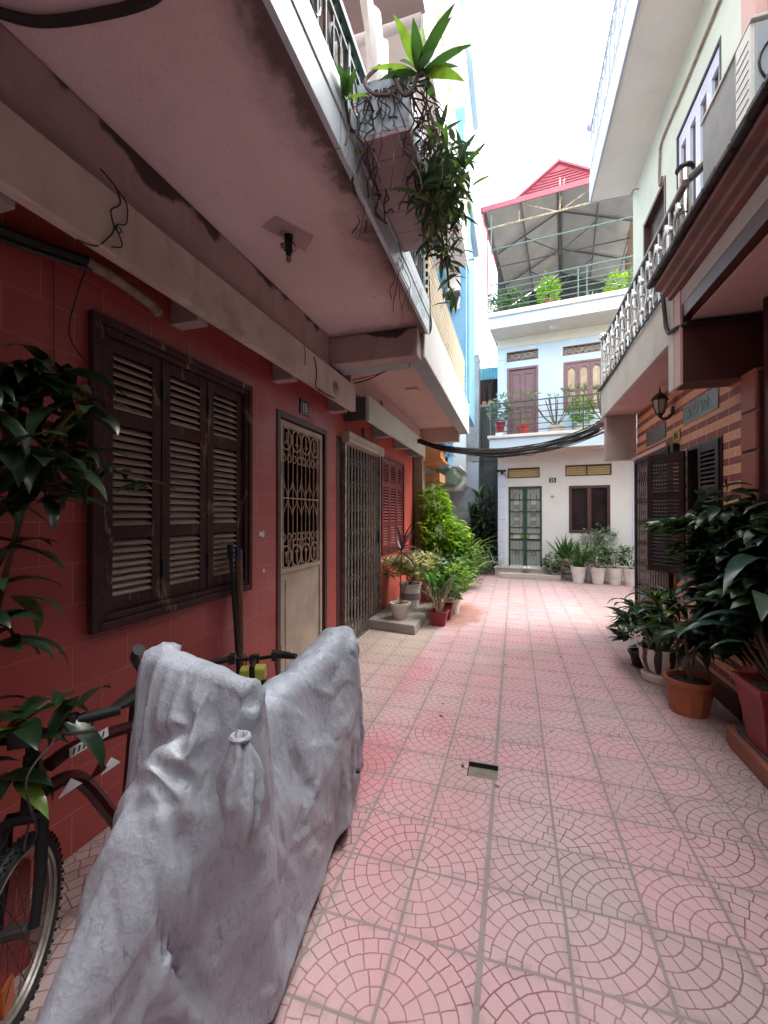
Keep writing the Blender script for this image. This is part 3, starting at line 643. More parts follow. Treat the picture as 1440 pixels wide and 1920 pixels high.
# laundry
lt=thing('laundry','worn white cloth hanging bunched over the green balcony railing','laundry',(-.9,2.75,4.0))
def cloth(m,y0,y1,z0,z1,x,amp,seed,n=26,k=14,taper=.5):
    vs=[];fs=[]
    for j in range(k+1):
        t=j/k
        for i in range(n+1):
            u=i/n; wv=math.sin(u*19+seed+1.5*t)*amp+amp*.7*mnoise.noise((u*5,t*3,seed)); yc=(y0+y1)/2; hw=(y1-y0)/2*(1-taper*t)
            vs.append((x+wv+.05*t,yc+(u-.5)*2*hw+.05*t,z1+(z0-z1)*t+.02*math.sin(u*6)))
    for j in range(k):
        for i in range(n): a=j*(n+1)+i; fs.append((a,a+1,a+n+2,a+n+1))
    m.add(vs,fs)
m=MB(); cloth(m,2.35,2.95,4.12,5.0,-.90,.03,1.); m.build('sheet',m_cloth,lt,smooth='all',recalc=False)
m=MB(); cloth(m,2.72,3.02,4.22,4.75,-.93,.025,4.); m.build('dark_garment',m_clothd,lt,smooth='all',recalc=False)
m=MB(); m.tube(sag((-.92,1.9,5.0),(-.92,3.8,5.02),.04),.004,5); m.build('line',m_cable,lt)
# ------------------------------------------------------------------ right house, number 04
XR=1.65
TR=lambda w=0.: frameT((XR-w,0,0),(0,1,0),(-1,0,0))
h04=thing('brick_house','two tone brick house with number 04 plate and stainless balcony railing','house',(2.6,5.3,0))
T=TR()
m=MB(T); wall_holes(m,3.83,6.78,0,2.97,[(4.20,4.945,.95,2.205),(5.38,6.72,.10,2.27)],.14); m.build('wall',m_brick,h04)
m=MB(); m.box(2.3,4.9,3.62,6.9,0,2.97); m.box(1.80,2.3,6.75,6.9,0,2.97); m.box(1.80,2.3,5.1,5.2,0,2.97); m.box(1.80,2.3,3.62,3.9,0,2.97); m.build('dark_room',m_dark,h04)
m=MB()
for k in range(11):
    z0=.0+k*.285
    if z0>2.7: break
    m.box(1.615,1.80,3.62,3.826,z0+.02,min(z0+.285,2.56))
m.build('corner_quoin',m_quoin,h04,bevel=.006)
m=MB(); m.box(1.632,1.80,3.60,3.85,0,2.56); m.build('corner_pillar',m_maroon,h04)
# low skirting and plinth
m=MB(T); m.box(3.86,5.37,0.002,.035,0,.17); m.build('skirting',m_maroon,h04,bevel=.004)
# balcony
m=MB(); m.box(1.26,1.80,4.075,6.80,2.972,3.10); bal=m.build('balcony_slab',m_pinkr,h04)
m=MB(); m.box(1.225,1.262,4.075,6.96,2.965,3.41); m.build('fascia',m_greyr,bal,bevel=.004)
m=MB(); m.box(1.262,1.649,6.80,6.955,2.33,3.40); m.build('end_beam',m_greypink,bal,bevel=.005)
m=MB(); m.box(1.247,1.95,3.822,4.07,2.575,3.10); m.build('cross_beam',m_maroon,bal)
m=MB(); m.box(1.226,1.246,3.822,3.95,2.555,3.30); m.build('beam_end',m_pinkr,bal,bevel=.003)
m=MB(); m.box(1.222,1.246,3.953,4.072,2.555,3.41); m.build('beam_end_return',m_greyr,bal,bevel=.003)
m=MB(); m.box(1.26,1.80,4.075,6.955,3.15,3.41); m.build('balcony_floor',m_greyr,bal)
# railing of the far bay
rl=thing('balcony_railing','polished stainless railing of looped balusters above the grey balcony fascia','railing',(1.25,5.4,3.41))
m=MB(); m.tube([(1.245,3.75,4.07),(1.245,6.90,4.07)],.028,10); m.tube([(1.245,3.75,3.50),(1.245,6.9,3.50)],.016,8); m.build('handrail',simple('brown_steel_rail',(.15,.10,.09),(.10,.07,.065),.3,9,metal=.6,bump=0),rl,smooth=True)
m=MB(); m.tube([(1.245,6.91,3.41),(1.245,6.91,4.10)],.032,10); m.ball((1.245,6.91,4.16),.06); m.tube([(1.245,6.91,4.07),(1.62,6.91,4.07)],.022,8); m.build('corner_post',m_inox,rl,smooth=True)
k=0; y=6.76
while y>3.8:
    m=MB()
    if k%2==0:
        m.tube([(1.245,y,3.42),(1.245,y,4.05)],.021,9); m.ball((1.245,y,3.60),.036); m.ball((1.245,y,3.90),.036); m.lathe([(.02,0),(.032,.01),(.032,.02),(.02,.03)],(1.245,y,3.74),10)
    else:
        m.tube(crom([(1.245,y+.02,3.42),(1.235,y+.045,3.58),(1.245,y+.0,3.72),(1.235,y+.03,3.86),(1.245,y+.015,3.97),(1.24,y-.05,4.0),(1.235,y-.075,3.94)],5),.013,7); m.ball((1.24,y-.075,3.935),.025); m.tube([(1.245,y+.02,3.97),(1.245,y+.01,4.05)],.012,6)
    m.build('baluster',m_inox,rl,smooth=True); y-=.135; k+=1
# cables lying along the fascia top
m=MB()
for i in range(5): 
    o=random.uniform(-.015,.015); m.tube(crom([(1.215-.006*i,6.98,3.39+o),(1.212,6.2,3.41+o+random.uniform(-.03,.01)),(1.212,5.4,3.40-o),(1.21,4.6,3.42+o),(1.21,4.15,3.40)],6),.008+.003*random.random(),5)
tag(m.build('cable_bundle',m_cable,smooth=True),'black cables laid along the top of the grey balcony fascia under the railing','cable')
# red brown cornice of the near balcony
h03=thing('neighbour_house','house at the right edge with red brown tiled cornice and dark louvred doorway','house',(2.4,1.0,0))
prof=[(1.80,3.06),(1.245,3.07),(1.24,3.165),(1.80,3.165)]
m=MB(); m.prism(prof,8.2,'y',-4.4); m.build('soffit_edge',m_maroon,h03)
m=MB(); m.box(1.30,1.80,-4.4,3.82,3.045,3.059); m.build('soffit',m_pinkr,h03)
m=MB(); m.prism([(1.80,3.166),(1.235,3.166),(1.235,3.285),(1.80,3.285)],8.3,'y',-4.4); m.build('pink_band',m_greypink,h03,bevel=.004)
m=MB(); m.prism([(1.80,3.286),(1.235,3.286),(1.195,3.296),(1.19,3.325),(1.15,3.338),(1.145,3.37),(1.10,3.385),(1.095,3.415),(1.80,3.47)],8.4,'y',-4.4); cor=m.build('cornice',m_cornice,h03,bevel=.004)
k=0
m=MB(); rg=random.Random(5)
while True:
    y=4.03-k*.16
    if y<-.8: break
    z=rg.uniform(-.006,.006)
    m.prism([(1.052+rg.uniform(-.006,.006),3.425+z),(1.075,3.418+z),(1.40,3.56+z),(1.40,3.60+z),(1.052,3.465+z)],.15,'y',y-.15); k+=1
m.build('roof_tiles',m_rooftile,cor,bevel=.008)
m=MB(); m.box(1.60,1.80,-4.4,3.42,4.75,5.25); m.build('upper_wall',simple('orange_brown_render',(.30,.14,.075),(.25,.11,.06),.8,4),h03)
m=MB(); m.box(1.53,1.597,3.40,3.585,4.40,5.25); m.build('upper_pilaster',m_pinkr,h03)
m=MB(T); wall_holes(m,-4.4,3.59,0,3.05,[(2.2,3.50,.14,2.5)],.10); m.build('wall',m_maroon,h03)
m=MB(); m.box(1.86,4.9,-4.4,3.6,0,3.05); m.box(1.86,4.9,-4.4,3.6,3.05,7.6); m.build('house_body',m_dark,h03)  # upper block is unseen, its height set to darken the near alley
m=MB(T); 
for u in (2.22,2.66,2.86,3.06,3.46): m.box(u,u+.05,-.06,-.02,.14,2.48)
for z in (.14,1.2,2.42): m.box(2.22,3.5,-.058,-.024,z,z+.06)
ld=m.build('louvred_door',m_dkshut,h03)
m=MB(T); louvre(m,2.24,3.48,.2,2.42,48,-.04,.04,42,.008); m.build('louvre_slats',m_dkshut,ld)
st=thing('door_step','red tiled doorstep with a dark top under the square red pot','step',(1.5,2.4,0))
m=MB(); m.prism([(1.385,3.50),(1.365,3.40),(1.30,.2),(1.645,.2),(1.645,3.52)],.115,'z',0); m.build('riser',simple('red_step_tile',(.30,.10,.065),(.24,.08,.055),.6,5,stain=(.12,.05,.04)),st,bevel=.012)
m=MB(); m.prism([(1.42,3.46),(1.40,3.38),(1.335,.2),(1.645,.2),(1.645,3.48)],.012,'z',.114); m.build('tread',simple('dark_step_top',(.10,.075,.07),(.07,.055,.05),.7,5),st)
# drain pipe
m=MB(); m.tube([(1.19,4.16,3.62),(1.195,4.12,3.45),(1.20,4.05,3.10),(1.205,4.00,3.03),(1.22,3.86,3.015),(1.26,3.795,3.012),(1.70,3.79,3.012),(2.0,3.79,3.012)],.017,8)
m.tube([(1.19,4.165,3.64),(1.19,4.155,3.585)],.026,8)
tag(m.build('drainpipe',m_blackiron,smooth=True),'thin black drainpipe bent around the beam under the cornice','pipe')
# steel flue
fl=thing('flue_pipe','fat stainless flue pipe with dark cap standing behind the roof tiles','pipe',(1.33,4.02,3.4))
m=MB(); m.tube([(1.33,4.02,3.42),(1.33,4.02,4.36)],.046,14); m.build('pipe',m_inox,fl,smooth=True)
m=MB()
for z in (3.55,3.75,3.98): m.lathe([(.047,0),(.050,.004),(.050,.010),(.047,.014)],(1.33,4.02,z),16)
m.build('joint_ring',m_dksteel,fl,smooth=True)
m=MB(); m.lathe([(.0,0),(.068,0),(.068,.015),(.058,.022),(0,.026)],(1.33,4.02,4.36),16,cap=False); m.build('cap',m_blackiron,fl,smooth=True,recalc=True)
m=MB(); m.tube([(1.37,4.0,4.27),(1.45,3.8,4.28),(1.48,3.5,4.28)],.03,8); m.build('side_arm',m_acgrey,fl,smooth=True)
# air conditioner
ac=thing('air_conditioner','large dull grey outdoor unit on the balcony at the right edge','air conditioner',(1.46,3.24,3.80))
m=MB(); m.box(1.285,1.64,3.072,3.56,3.82,4.335); m.build('casing',m_acgrey,ac,bevel=.012)
m=MB(); m.box(1.278,1.64,2.90,3.070,3.82,4.335); c_=m.build('louvred_panel',m_acwhite,ac,bevel=.006)
m=MB()
for k in range(8): m.box(1.275,1.279,2.915,3.055,3.86+k*.055,3.863+k*.055)
m.build('louvre_groove',m_acgrey,c_)
m=MB(); m.box(1.275,1.65,2.88,3.58,4.336,4.355); m.build('lid',m_acwhite,ac,bevel=.005)
m=MB(); m.box(1.30,1.62,2.885,2.899,3.85,4.31); fp=m.build('fan_panel',m_bluegrey,ac,bevel=.004)
m=MB(); 
for r_ in (.05,.10,.15): m.tube([(1.46+r_*math.cos(t*.314),2.88,4.08+r_*math.sin(t*.314)) for t in range(20)],.006,5,True)
m.build('fan_grille',m_blackiron,fp,smooth=True)
m=MB(); m.box(1.30,1.62,2.95,3.0,3.42,3.818); m.box(1.30,1.62,3.45,3.5,3.42,3.818); m.build('stand',m_acgrey,ac)
# upper floor
m=MB(T); wall_holes(m,3.6,6.95,3.42,6.2,[(5.56,6.42,3.5,5.40),(4.20,5.20,3.5,5.53)],.12); m.build('upper_wall',m_mint,h04)
m=MB(); m.box(2.0,4.9,3.6,6.95,3.42,6.6); m.box(1.78,2.0,5.22,5.54,3.42,6.2); m.box(1.78,2.0,6.44,6.95,3.42,6.2); m.box(1.78,2.0,3.6,4.18,3.42,6.2); m.build('upper_body',m_mint,h04)
m=MB(T); casing(m,5.55,6.43,3.5,5.41,.05,-.08,.008); dw=m.build('window',m_doorframe,h04,bevel=.003)
m=MB(T); m.box(5.60,6.38,-.07,-.05,3.5,5.36); m.build('pane',m_glassd,dw)
m=MB(T); casing(m,4.19,5.21,3.5,5.54,.028,-.06,.006); ww=m.build('window',simple('dark_blue_frame',(.05,.055,.09),None,.5),h04,bevel=.003)
for k in range(4):
    a=4.22+k*.241; b=a+.237; m=MB(T); wht=simple('blue_white_shutter',(.62,.66,.80),(.56,.6,.74),.4,3) if k==0 else bpy.data.materials['blue_white_shutter']
    m.box(a,a+.05,-.05,-.01,3.5,5.51); m.box(b-.05,b,-.05,-.01,3.5,5.51); m.box(a+.05,b-.05,-.05,-.01,5.37,5.51); m.box(a+.05,b-.05,-.05,-.01,4.35,4.5); m.box(a+.05,b-.05,-.05,-.01,3.5,3.62)
    lf=m.build('shutter_leaf',wht,ww,bevel=.004)
    m=MB(T); m.box(a+.05,b-.05,-.045,-.038,3.62,5.37); m.build('inset_pane',m_brownwood if k%2 else m_glassd,lf)
for zz in (3.75,5.0):
    m=MB(T); m.box(5.17,5.19,-.01,.012,zz,zz+.14); m.build('hinge',m_brownwood,ww); m=MB(T); m.box(4.22,4.24,-.01,.012,zz,zz+.14); m.build('hinge',m_brownwood,ww)
m=MB(); m.box(1.10,1.66,3.3,6.95,6.20,6.33); ub=m.build('upper_balcony',m_white,h04)
m=MB(); m.box(1.075,1.0985,3.3,6.97,6.19,6.60); m.box(1.0985,1.66,6.951,6.97,6.19,6.60); m.build('fascia',plaster('lavender_fascia_paint',(.44,.49,.60),(.39,.44,.55),(.3,.32,.36),.3),ub)
m=MB()
for k in range(14):
    y=6.9-k*.26
    m.tube([(1.09,y,6.6),(1.09,y,7.25)],.014,5); m.tube([(1.09,y-.13+.10*math.cos(t*.63),6.92+.22*math.sin(t*.63)) for t in range(10)],.012,5,True)
m.tube([(1.09,3.3,7.25),(1.09,6.93,7.25)],.022,6); m.tube([(1.09,3.3,6.66),(1.09,6.93,6.66)],.014,6); m.ball((1.09,6.93,7.32),.06)
m.build('ornate_railing',simple('pale_steel_blue_rail',(.26,.31,.40),(.18,.22,.29),.45,9,bump=0),ub,smooth=True)
m=MB(); m.tube(crom([(1.632,5.62,3.9+1.55),(1.632,5.72,5.42),(1.632,5.70,5.72),(1.632,5.60,5.86),(1.632,4.9,5.83),(1.632,3.7,5.80)],5),.013,6); m.build('wall_conduit',m_wrap,h04,smooth=True)
m=MB(); m.tube(crom([(1.64,6.6,6.02),(1.58,6.62,6.04),(1.55,6.66,5.98),(1.57,6.7,5.95)],5),.012,6); m.build('wall_hook',m_greypink,h04,smooth=True)
# plaques, plate, lantern
m=MB(T); m.box(5.57,6.30,.0005,.012,2.43,2.61); m.build('stone_plaque',simple('grey_stone_plaque',(.13,.125,.12),(.09,.088,.085),.4,6),h04,bevel=.003)
m=MB(T); casing(m,4.255,5.035,2.452,2.642,.012,.0005,.012); fr=m.build('landscape_plaque',simple('pale_plaque_edge',(.46,.38,.30),None,.6),h04)
def marble():
    M=MAT('green_marble_plaque',.3,0,.5); k=M.mix(M.noise(7,6,.65,stretch=(1,.7,2.2),dist=1.4).ss(.35,.62),(.02,.035,.03),(.10,.14,.12)); k=M.mix(M.noise(11,5,.7,dist=2.,stretch=(1,.6,2)).ss(.56,.68),k,(.36,.38,.34)); M.col(k); return M.m
m=MB(T); m.box(4.267,5.023,.0005,.010,2.464,2.63); m.build('carved_face',marble(),fr)
q=MB(T); rg=random.Random(11)
for k in range(7):
    u=4.45+k*.07; q.tube(crom([(u+rg.uniform(-.02,.02),.0125,2.50+.095*i_/4+rg.uniform(-.012,.012)) for i_ in range(5)],3),.0035,4)
    q.tube([(u-.022,.0125,2.545+rg.uniform(-.02,.03)),(u+.026,.0125,2.555+rg.uniform(-.02,.03))],.003,4)
q.build('carved_strokes',simple('pale_carving',(.40,.42,.38),None,.6),fr)
m=MB(T); m.box(5.13,5.33,.0005,.012,2.325,2.445); pl=m.build('number_plate',m_gold,h04,bevel=.003)
text('04.',.105,(XR-.0135,5.23,2.385),(0,-1,0),(0,0,1),m_inkd,'digits',pl,.002,.95)
m=MB(T); m.tube(crom([(4.02,.0,1.80),(4.02,.05,1.79),(4.00,.06,1.83),(4.05,.03,1.77),(4.0,.055,1.74)],4),.005,5); m.build('bent_hook',m_blackiron,h04)
ln=thing('wall_lantern','black six sided lantern on a curved arm under the pink soffit','lantern',(1.52,5.35,2.55))
m=MB(); m.tube(crom([(1.645,5.35,2.66),(1.60,5.35,2.605),(1.55,5.35,2.60),(1.525,5.35,2.64)],6),.013,8); m.lathe([(.0,0),(.042,0),(.035,.02),(.0,.03)],(1.652,5.35,2.69),14,ax=Matrix.Rotation(R(-90),3,'Y'),cap=False); m.build('arm',m_blackiron,ln,smooth=True)
c=(1.525,5.35,2.64)
m=MB(); m.lathe([(.012,-.03),(.02,-.01),(.036,.01),(.04,.018),(.012,.02)],c,6); m.lathe([(.088,.165),(.088,.172),(.06,.215),(.03,.24),(.012,.252),(.012,.262),(.006,.30),(.001,.325)],c,6,cap=False); m.lathe([(.088,.165),(.0,.166)],c,6,cap=False)
for k in range(6):
    an=math.pi*k/3; m.tube([(c[0]+.037*math.cos(an),c[1]+.037*math.sin(an),c[2]+.015),(c[0]+.060*math.cos(an),c[1]+.060*math.sin(an),c[2]+.08),(c[0]+.072*math.cos(an),c[1]+.072*math.sin(an),c[2]+.168)],.005,5)
m.build('cage',m_blackiron,ln)
m=MB(); m.lathe([(.032,.02),(.055,.085),(.066,.164)],c,6,cap=False); m.build('glass',m_frost2,ln,recalc=False)
# shutter window 04
m=MB(T); casing(m,4.195,4.95,.94,2.21,.035,-.10,.01); w4=m.build('window',m_dkshut,h04,bevel=.003)
def leaf04(Tm,w_,name):
    m=MB(Tm); st=.055
    m.box(0,st,0,.03,0,1.24); m.box(w_-st,w_,0,.03,0,1.24)
    for z0,z1 in ((0,.07),(.42,.48),(.78,.84),(1.16,1.24)): m.box(st,w_-st,.002,.028,z0,z1)
    lf=m.build('shutter_leaf',m_dkshut,w4,bevel=.003)
    m=MB(Tm)
    for z0,z1,n in ((.07,.42,9),(.48,.78,8),(.84,1.16,8)): louvre(m,st+.001,w_-st-.001,z0,z1,n,.015,.042,42,.008)
    m.build('louvre_slats',m_dkshut,lf)
a=R(33); leaf04(frameT((1.635,4.955,.95),(-math.sin(a),math.cos(a),0),(-math.cos(a),-math.sin(a),0)),.42,'l')
a=R(10); leaf04(frameT((1.655,4.225,.95),(-math.sin(a)*.3,math.cos(a),0),(-math.cos(a),-math.sin(a)*.3,0)),.36,'r')
# folding gate 04
m=MB(T); casing(m,5.36,6.74,.08,2.30,.04,-.02,.05); g4=m.build('folding_gate',m_dksteel,h04,bevel=.003)
for k in range(13):
    u=5.45+k*.1
    m=MB(T); m.box(u-.013,u-.009,.02,.026,.10,2.26); m.box(u+.009,u+.013,.02,.026,.10,2.26); m.box(u-.013,u+.013,.016,.02,.10,2.26); m.build('picket',m_steelb,g4)
for r_ in range(7):
    m=MB(T); z0=.3+r_*.28; p=[(5.45+k*.1,.029,z0+(.07 if k%2 else 0)) for k in range(13)]; q_=[(5.45+k*.1,.033,z0+(0 if k%2 else .07)) for k in range(13)]
    m.tube(p,.0035,4); m.tube(q_,.0035,4); m.tube([p[0],q_[0]],.003,4); m.build('lattice_row',m_dksteel,g4)
m=MB(T); m.box(5.34,6.76,.0005,.075,2.302,2.345); m.build('gate_header',m_pinkr,g4,bevel=.004)
m=MB(T); m.box(5.17,5.26,.0,.06,2.20,2.30); m.build('door_bell_box',m_blackiron,h04,bevel=.008)
# house across the side court (only glimpsed past the brick house)
nb=thing('side_court_house','plain pale house closing the side court behind the brick house','house',(8.0,9.0,0))
m=MB(); m.box(7.0,9.0,3.0,14.0,0,7.5); m.build('wall',m_white,nb)
nb=thing('added_shade_wall','plain unseen wall added behind the viewer to darken the near alley','house',(0,-6,0))
m=MB(); m.box(-4,4,-7,-4.8,0,6.5); m.build('wall',m_greywall,nb)  # out of view, added to cut the light reaching the near alley
# ------------------------------------------------------------------ house at the end of the alley
FO=(-.42,11.5,0); TF=frameT(FO,(.9945,-.105,0),(-.105,-.9945,0)); FU=Vector((.9945,-.105,0))
def fw(u,w_,z): return TF@Vector((u,w_,z))
h25=thing('terraced_house','white and pale blue house closing the alley with pink roofed terrace','house',(1.9,12.6,0))
m=MB(TF); wall_holes(m,0,5.2,0,3.1,[(.27,1.08,.25,2.27),(.25,1.03,2.485,2.745),(1.62,2.63,2.49,2.76),(1.70,2.60,1.10,2.255)],.14); m.build('wall',m_bright,h25)
m=MB(TF); wall_holes(m,0,5.2,3.3,6.09,[(.24,1.0,3.48,5.33),(.23,1.0,5.49,5.745),(1.58,2.78,4.085,5.30),(1.57,2.78,5.465,5.69)],.14); m.build('upper_wall',m_paleblue,h25)
m=MB(TF); m.box(0,5.2,-6,-.5,0,6.0); m.box(0,.1,-.5,-.14,0,6.0); m.box(1.2,1.4,-.5,-.14,0,6); m.box(2.85,5.2,-.5,-.14,0,6); m.build('house_body',m_white,h25)
m=MB(TF); m.box(.1,1.2,-.499,-.48,0,6); m.box(1.4,2.85,-.499,-.48,0,6); m.build('dark_room',m_dark,h25)
m=MB(TF); m.box(0.0,5.2,.001,.02,5.86,6.088); m.build('cream_band',plaster('cream_band_paint',(.74,.67,.55),(.70,.63,.52),(.55,.48,.38),.2,False),h25)
m=MB(TF); m.box(.02,.18,.001,.022,.24,2.62); m.box(3.06,3.20,.001,.022,.24,2.75); m.build('corner_tiles',m_bluetrim,h25)
m=MB(TF); m.box(.03,.19,.001,.022,3.48,5.62); m.build('corner_tiles',m_paleblue,h25)
m=MB(TF)
for k in range(7): m.box(.028,.192,.0225,.0235,3.75+k*.30,3.758+k*.30)
m.build('tile_joint',m_bluegrey,h25)
# steps
m=MB(TF); m.box(-.03,1.62,.0,.32,0,.235); m.box(-.06,1.62,.32,.345,.195,.235); m.box(.10,1.52,.345,.62,0,.115); stp=m.build('front_steps',plaster('tiled_step',(.52,.47,.42),(.45,.40,.36),(.25,.2,.17),.5),h25,bevel=.008)
# door: double leaf, green steel
m=MB(TF); casing(m,.272,1.078,.18,2.268,.04,-.10,.012); m.box(.63,.72,-.06,.016,.24,2.23); dr=m.build('door',m_greendoor,h25,bevel=.003)
for u0,u1 in ((.312,.63),(.72,1.038)):
    m=MB(TF); m.box(u0,u1,-.055,-.045,.25,2.228); lf=m.build('frosted_pane',m_frost,dr)
    m=MB(TF); c=(u0+u1)/2
    for z in (1.92,1.62,1.22,1.05,.90,.64): m.box(u0,u1,-.03,-.018,z,z+.018)
    m.box(u0,u1,-.03,-.02,.90,.935)
    for k in range(9):
        u=u0+(u1-u0)*(k+.5)/9
        m.box(u-.004,u+.004,-.028,-.02,.26,.90)
        if abs(u-c)>.07: m.box(u-.004,u+.004,-.028,-.02,.9 if abs(u-c)>.1 else 1.05,2.22)
        else: m.box(u-.004,u+.004,-.028,-.02,1.07,1.22); m.box(u-.004,u+.004,-.028,-.02,2.12,2.22)
    for k in range(3):
        z=1.29+k*.2
        m.tube(arc(c,z+.05,.055,0,360,12,-.02,.05)[:-1],.006,4,True)
        m.beam((c-.06,-.02,z),(c+.06,-.02,z+.12),.008); m.beam((c+.06,-.02,z),(c-.06,-.02,z+.12),.008)
    m.tube([(c-.06,-.02,1.93)]+arc(c,2.04,.06,180,0,8,-.02)+[(c+.06,-.02,1.93)],.008,4); m.box(c-.006,c+.006,-.026,-.018,1.95,2.06); m.tube(arc(c,.56,.05,0,360,12,-.02)[:-1],.007,4,True)
    m.build('grille',m_blackiron,lf)
m=MB(TF); m.box(.585,.635,-.02,.02,.955,1.04); m.box(.715,.765,-.02,.02,.955,1.04); m.build('lock_plate',m_gold,dr)
# transoms
def transom(u0,u1,z0,z1,nsl,mul):
    m=MB(TF); casing(m,u0,u1,z0,z1,.022,-.08,.008)
    for q in mul: m.box(q-.015,q+.015,-.05,.004,z0+.022,z1-.022)
    fr=m.build('transom_window',m_brownwood,h25)
    m=MB(TF)
    for k in range(nsl):
        zc=z0+.03+(z1-z0-.06)*(k+.5)/nsl; hh=(z1-z0-.06)/nsl*.46; m.hull8([(u0+.022,-.045,zc-hh),(u1-.022,-.045,zc-hh),(u1-.022,-.039,zc-hh),(u0+.022,-.039,zc-hh)],[(u0+.022,-.07,zc+hh),(u1-.022,-.07,zc+hh),(u1-.022,-.064,zc+hh),(u0+.022,-.064,zc+hh)])
    m.build('louvre_glass',m_yellow,fr)
transom(.25,1.03,2.485,2.745,4,[]); transom(1.62,2.63,2.49,2.76,4,[2.10])
# ground floor window
m=MB(TF); casing(m,1.70,2.60,1.10,2.255,.065,-.08,.012); m.box(2.105,2.195,-.07,.006,1.165,2.19); wn=m.build('window',m_brownwood,h25,bevel=.004)
m=MB(TF); m.box(1.765,2.535,-.06,-.05,1.165,2.19); m.build('pane',m_glassd,wn)
m=MB(TF); m.box(1.25,1.41,.0005,.012,2.345,2.465); pl=m.build('number_plate',m_plate,h25,bevel=.002)
text('25',.115,fw(1.33,.0135,2.405),FU,(0,0,1),m_ink,'digits',pl,.002,.95)
m=MB(TF); m.box(1.285,1.36,.0005,.004,1.965,2.025); m.build('small_sticker',m_sticker,h25)
m=MB(TF); m.lathe([(.03,-.03),(.03,.03)],(.12,.10,2.63),10); m.box(.05,.19,.03,.13,2.66,2.70); m.tube([(.13,.02,2.6),(.13,.10,2.63)],.012,6); m.tube([(.06,.12,2.68),(.03,.2,2.665)],.03,8); m.tube([(.18,.12,2.68),(.21,.2,2.665)],.03,8)
cm=m.build('security_camera',m_black,h25,smooth=True)
m=MB(TF); m.tube(crom([(.15,.03,2.6),(.22,.02,2.55),(.25,.02,2.48)],4),.006,5); m.build('camera_cable',m_cable,cm)
# first balcony
m=MB(TF); m.box(-.06,5.2,0.,.74,3.10,3.30); b1=m.build('balcony',plaster('pale_peach_soffit',(.70,.52,.45),(.66,.48,.42),(.5,.36,.3),.25,False),h25)
m=MB(TF); m.box(-.065,5.2,.742,.77,3.10,3.40); m.box(-.09,-.062,0,.77,3.10,3.40); m.build('fascia',m_paleblue,b1,bevel=.004)
m=MB(TF); m.box(-.13,5.2,.0,.82,3.402,3.475); m.build('coping',plaster('stained_white_coping',(.70,.66,.62),(.62,.57,.53),(.30,.2,.16),.6),b1,bevel=.01)
r1=MB(TF)
for u in (-.06,1.78,2.0,3.6,5.1): r1.tube([(u,.75,3.47),(u,.75,4.27)],.014,6)
r1.tube([(-.06,.0,4.26),(-.06,.75,4.26)],.016,6)
for k in range(6):
    z=3.56+k*.14; r1.tube([(-.06,.75,z),(5.1,.75,z)],.012 if k<5 else .017,6); r1.tube([(-.06,.05,z),(-.06,.75,z)],.012,6)
r1.build('railing',m_dgreen,b1,smooth=True)
# first floor door and window
m=MB(TF); casing(m,.24,1.0,3.4,5.33,.055,-.08,.01); fd=m.build('balcony_door',m_mauve,h25,bevel=.003)
m=MB(TF); m.box(.295,.945,-.06,-.04,3.48,5.275)
for u0,u1 in ((.34,.60),(.64,.90)):
    for z0,z1 in ((4.45,5.18),(3.55,4.30)): casing(m,u0,u1,z0,z1,.03,-.04,-.02); m.box(u0+.05,u1-.05,-.04,-.028,z0+.05,z1-.05)
m.box(.60,.64,-.04,-.022,3.48,5.275); m.build('door_leaf',m_mauve,fd,bevel=.003)
def scroll_transom(u0,u1,z0,z1):
    m=MB(TF); casing(m,u0,u1,z0,z1,.02,-.08,.004); fr=m.build('transom_window',m_mauve,h25)
    m=MB(TF); m.box(u0+.02,u1-.02,-.075,-.07,z0+.02,z1-.02); m.build('pane',simple('olive_dim_glass',(.16,.14,.10),(.1,.085,.07),.2,5,bump=0),fr)
    m=MB(TF); n=int((u1-u0)/.15)
    for k in range(n):
        c=u0+(u1-u0)*(k+.5)/n; m.tube(arc(c,(z0+z1)/2,.07,0,360,12,-.04)[:-1],.008,4,True); m.tube(arc(c+.07,(z0+z1)/2,.04,30,330,8,-.04),.007,4)
    m.build('scrolls',m_creamb,fr)
scroll_transom(.23,1.0,5.49,5.745); scroll_transom(1.57,2.78,5.465,5.69)
m=MB(TF); casing(m,1.58,2.78,4.085,5.30,.05,-.08,.008); w2=m.build('window',m_mauve,h25,bevel=.003)
for k in range(4):
    a=1.632+k*.275; b=a+.270
    m=MB(TF); m.box(a,a+.055,-.05,-.01,4.135,5.25); m.box(b-.055,b,-.05,-.01,4.135,5.25); m.box(a+.055,b-.055,-.05,-.01,4.135,4.25); m.box(a+.055,b-.055,-.05,-.01,4.58,4.64)
    c=(a+b)/2; hw=(b-a)/2-.055
    m.prism([(a+.055,5.25),(b-.055,5.25)]+[(c+hw*math.cos(R(t)),5.06+.10*math.sin(R(t))) for t in range(0,181,20)],.04,'y',-.05)
    lf=m.build('sash',m_mauve,w2)
    m=MB(TF); m.box(a+.055,b-.055,-.045,-.04,4.25,5.16); m.build('tan_curtained_pane',simple('tan_curtain_glass',(.40,.27,.16),(.52,.42,.30),.25,2.5,bump=0) if k==0 else bpy.data.materials['tan_curtain_glass'],lf)
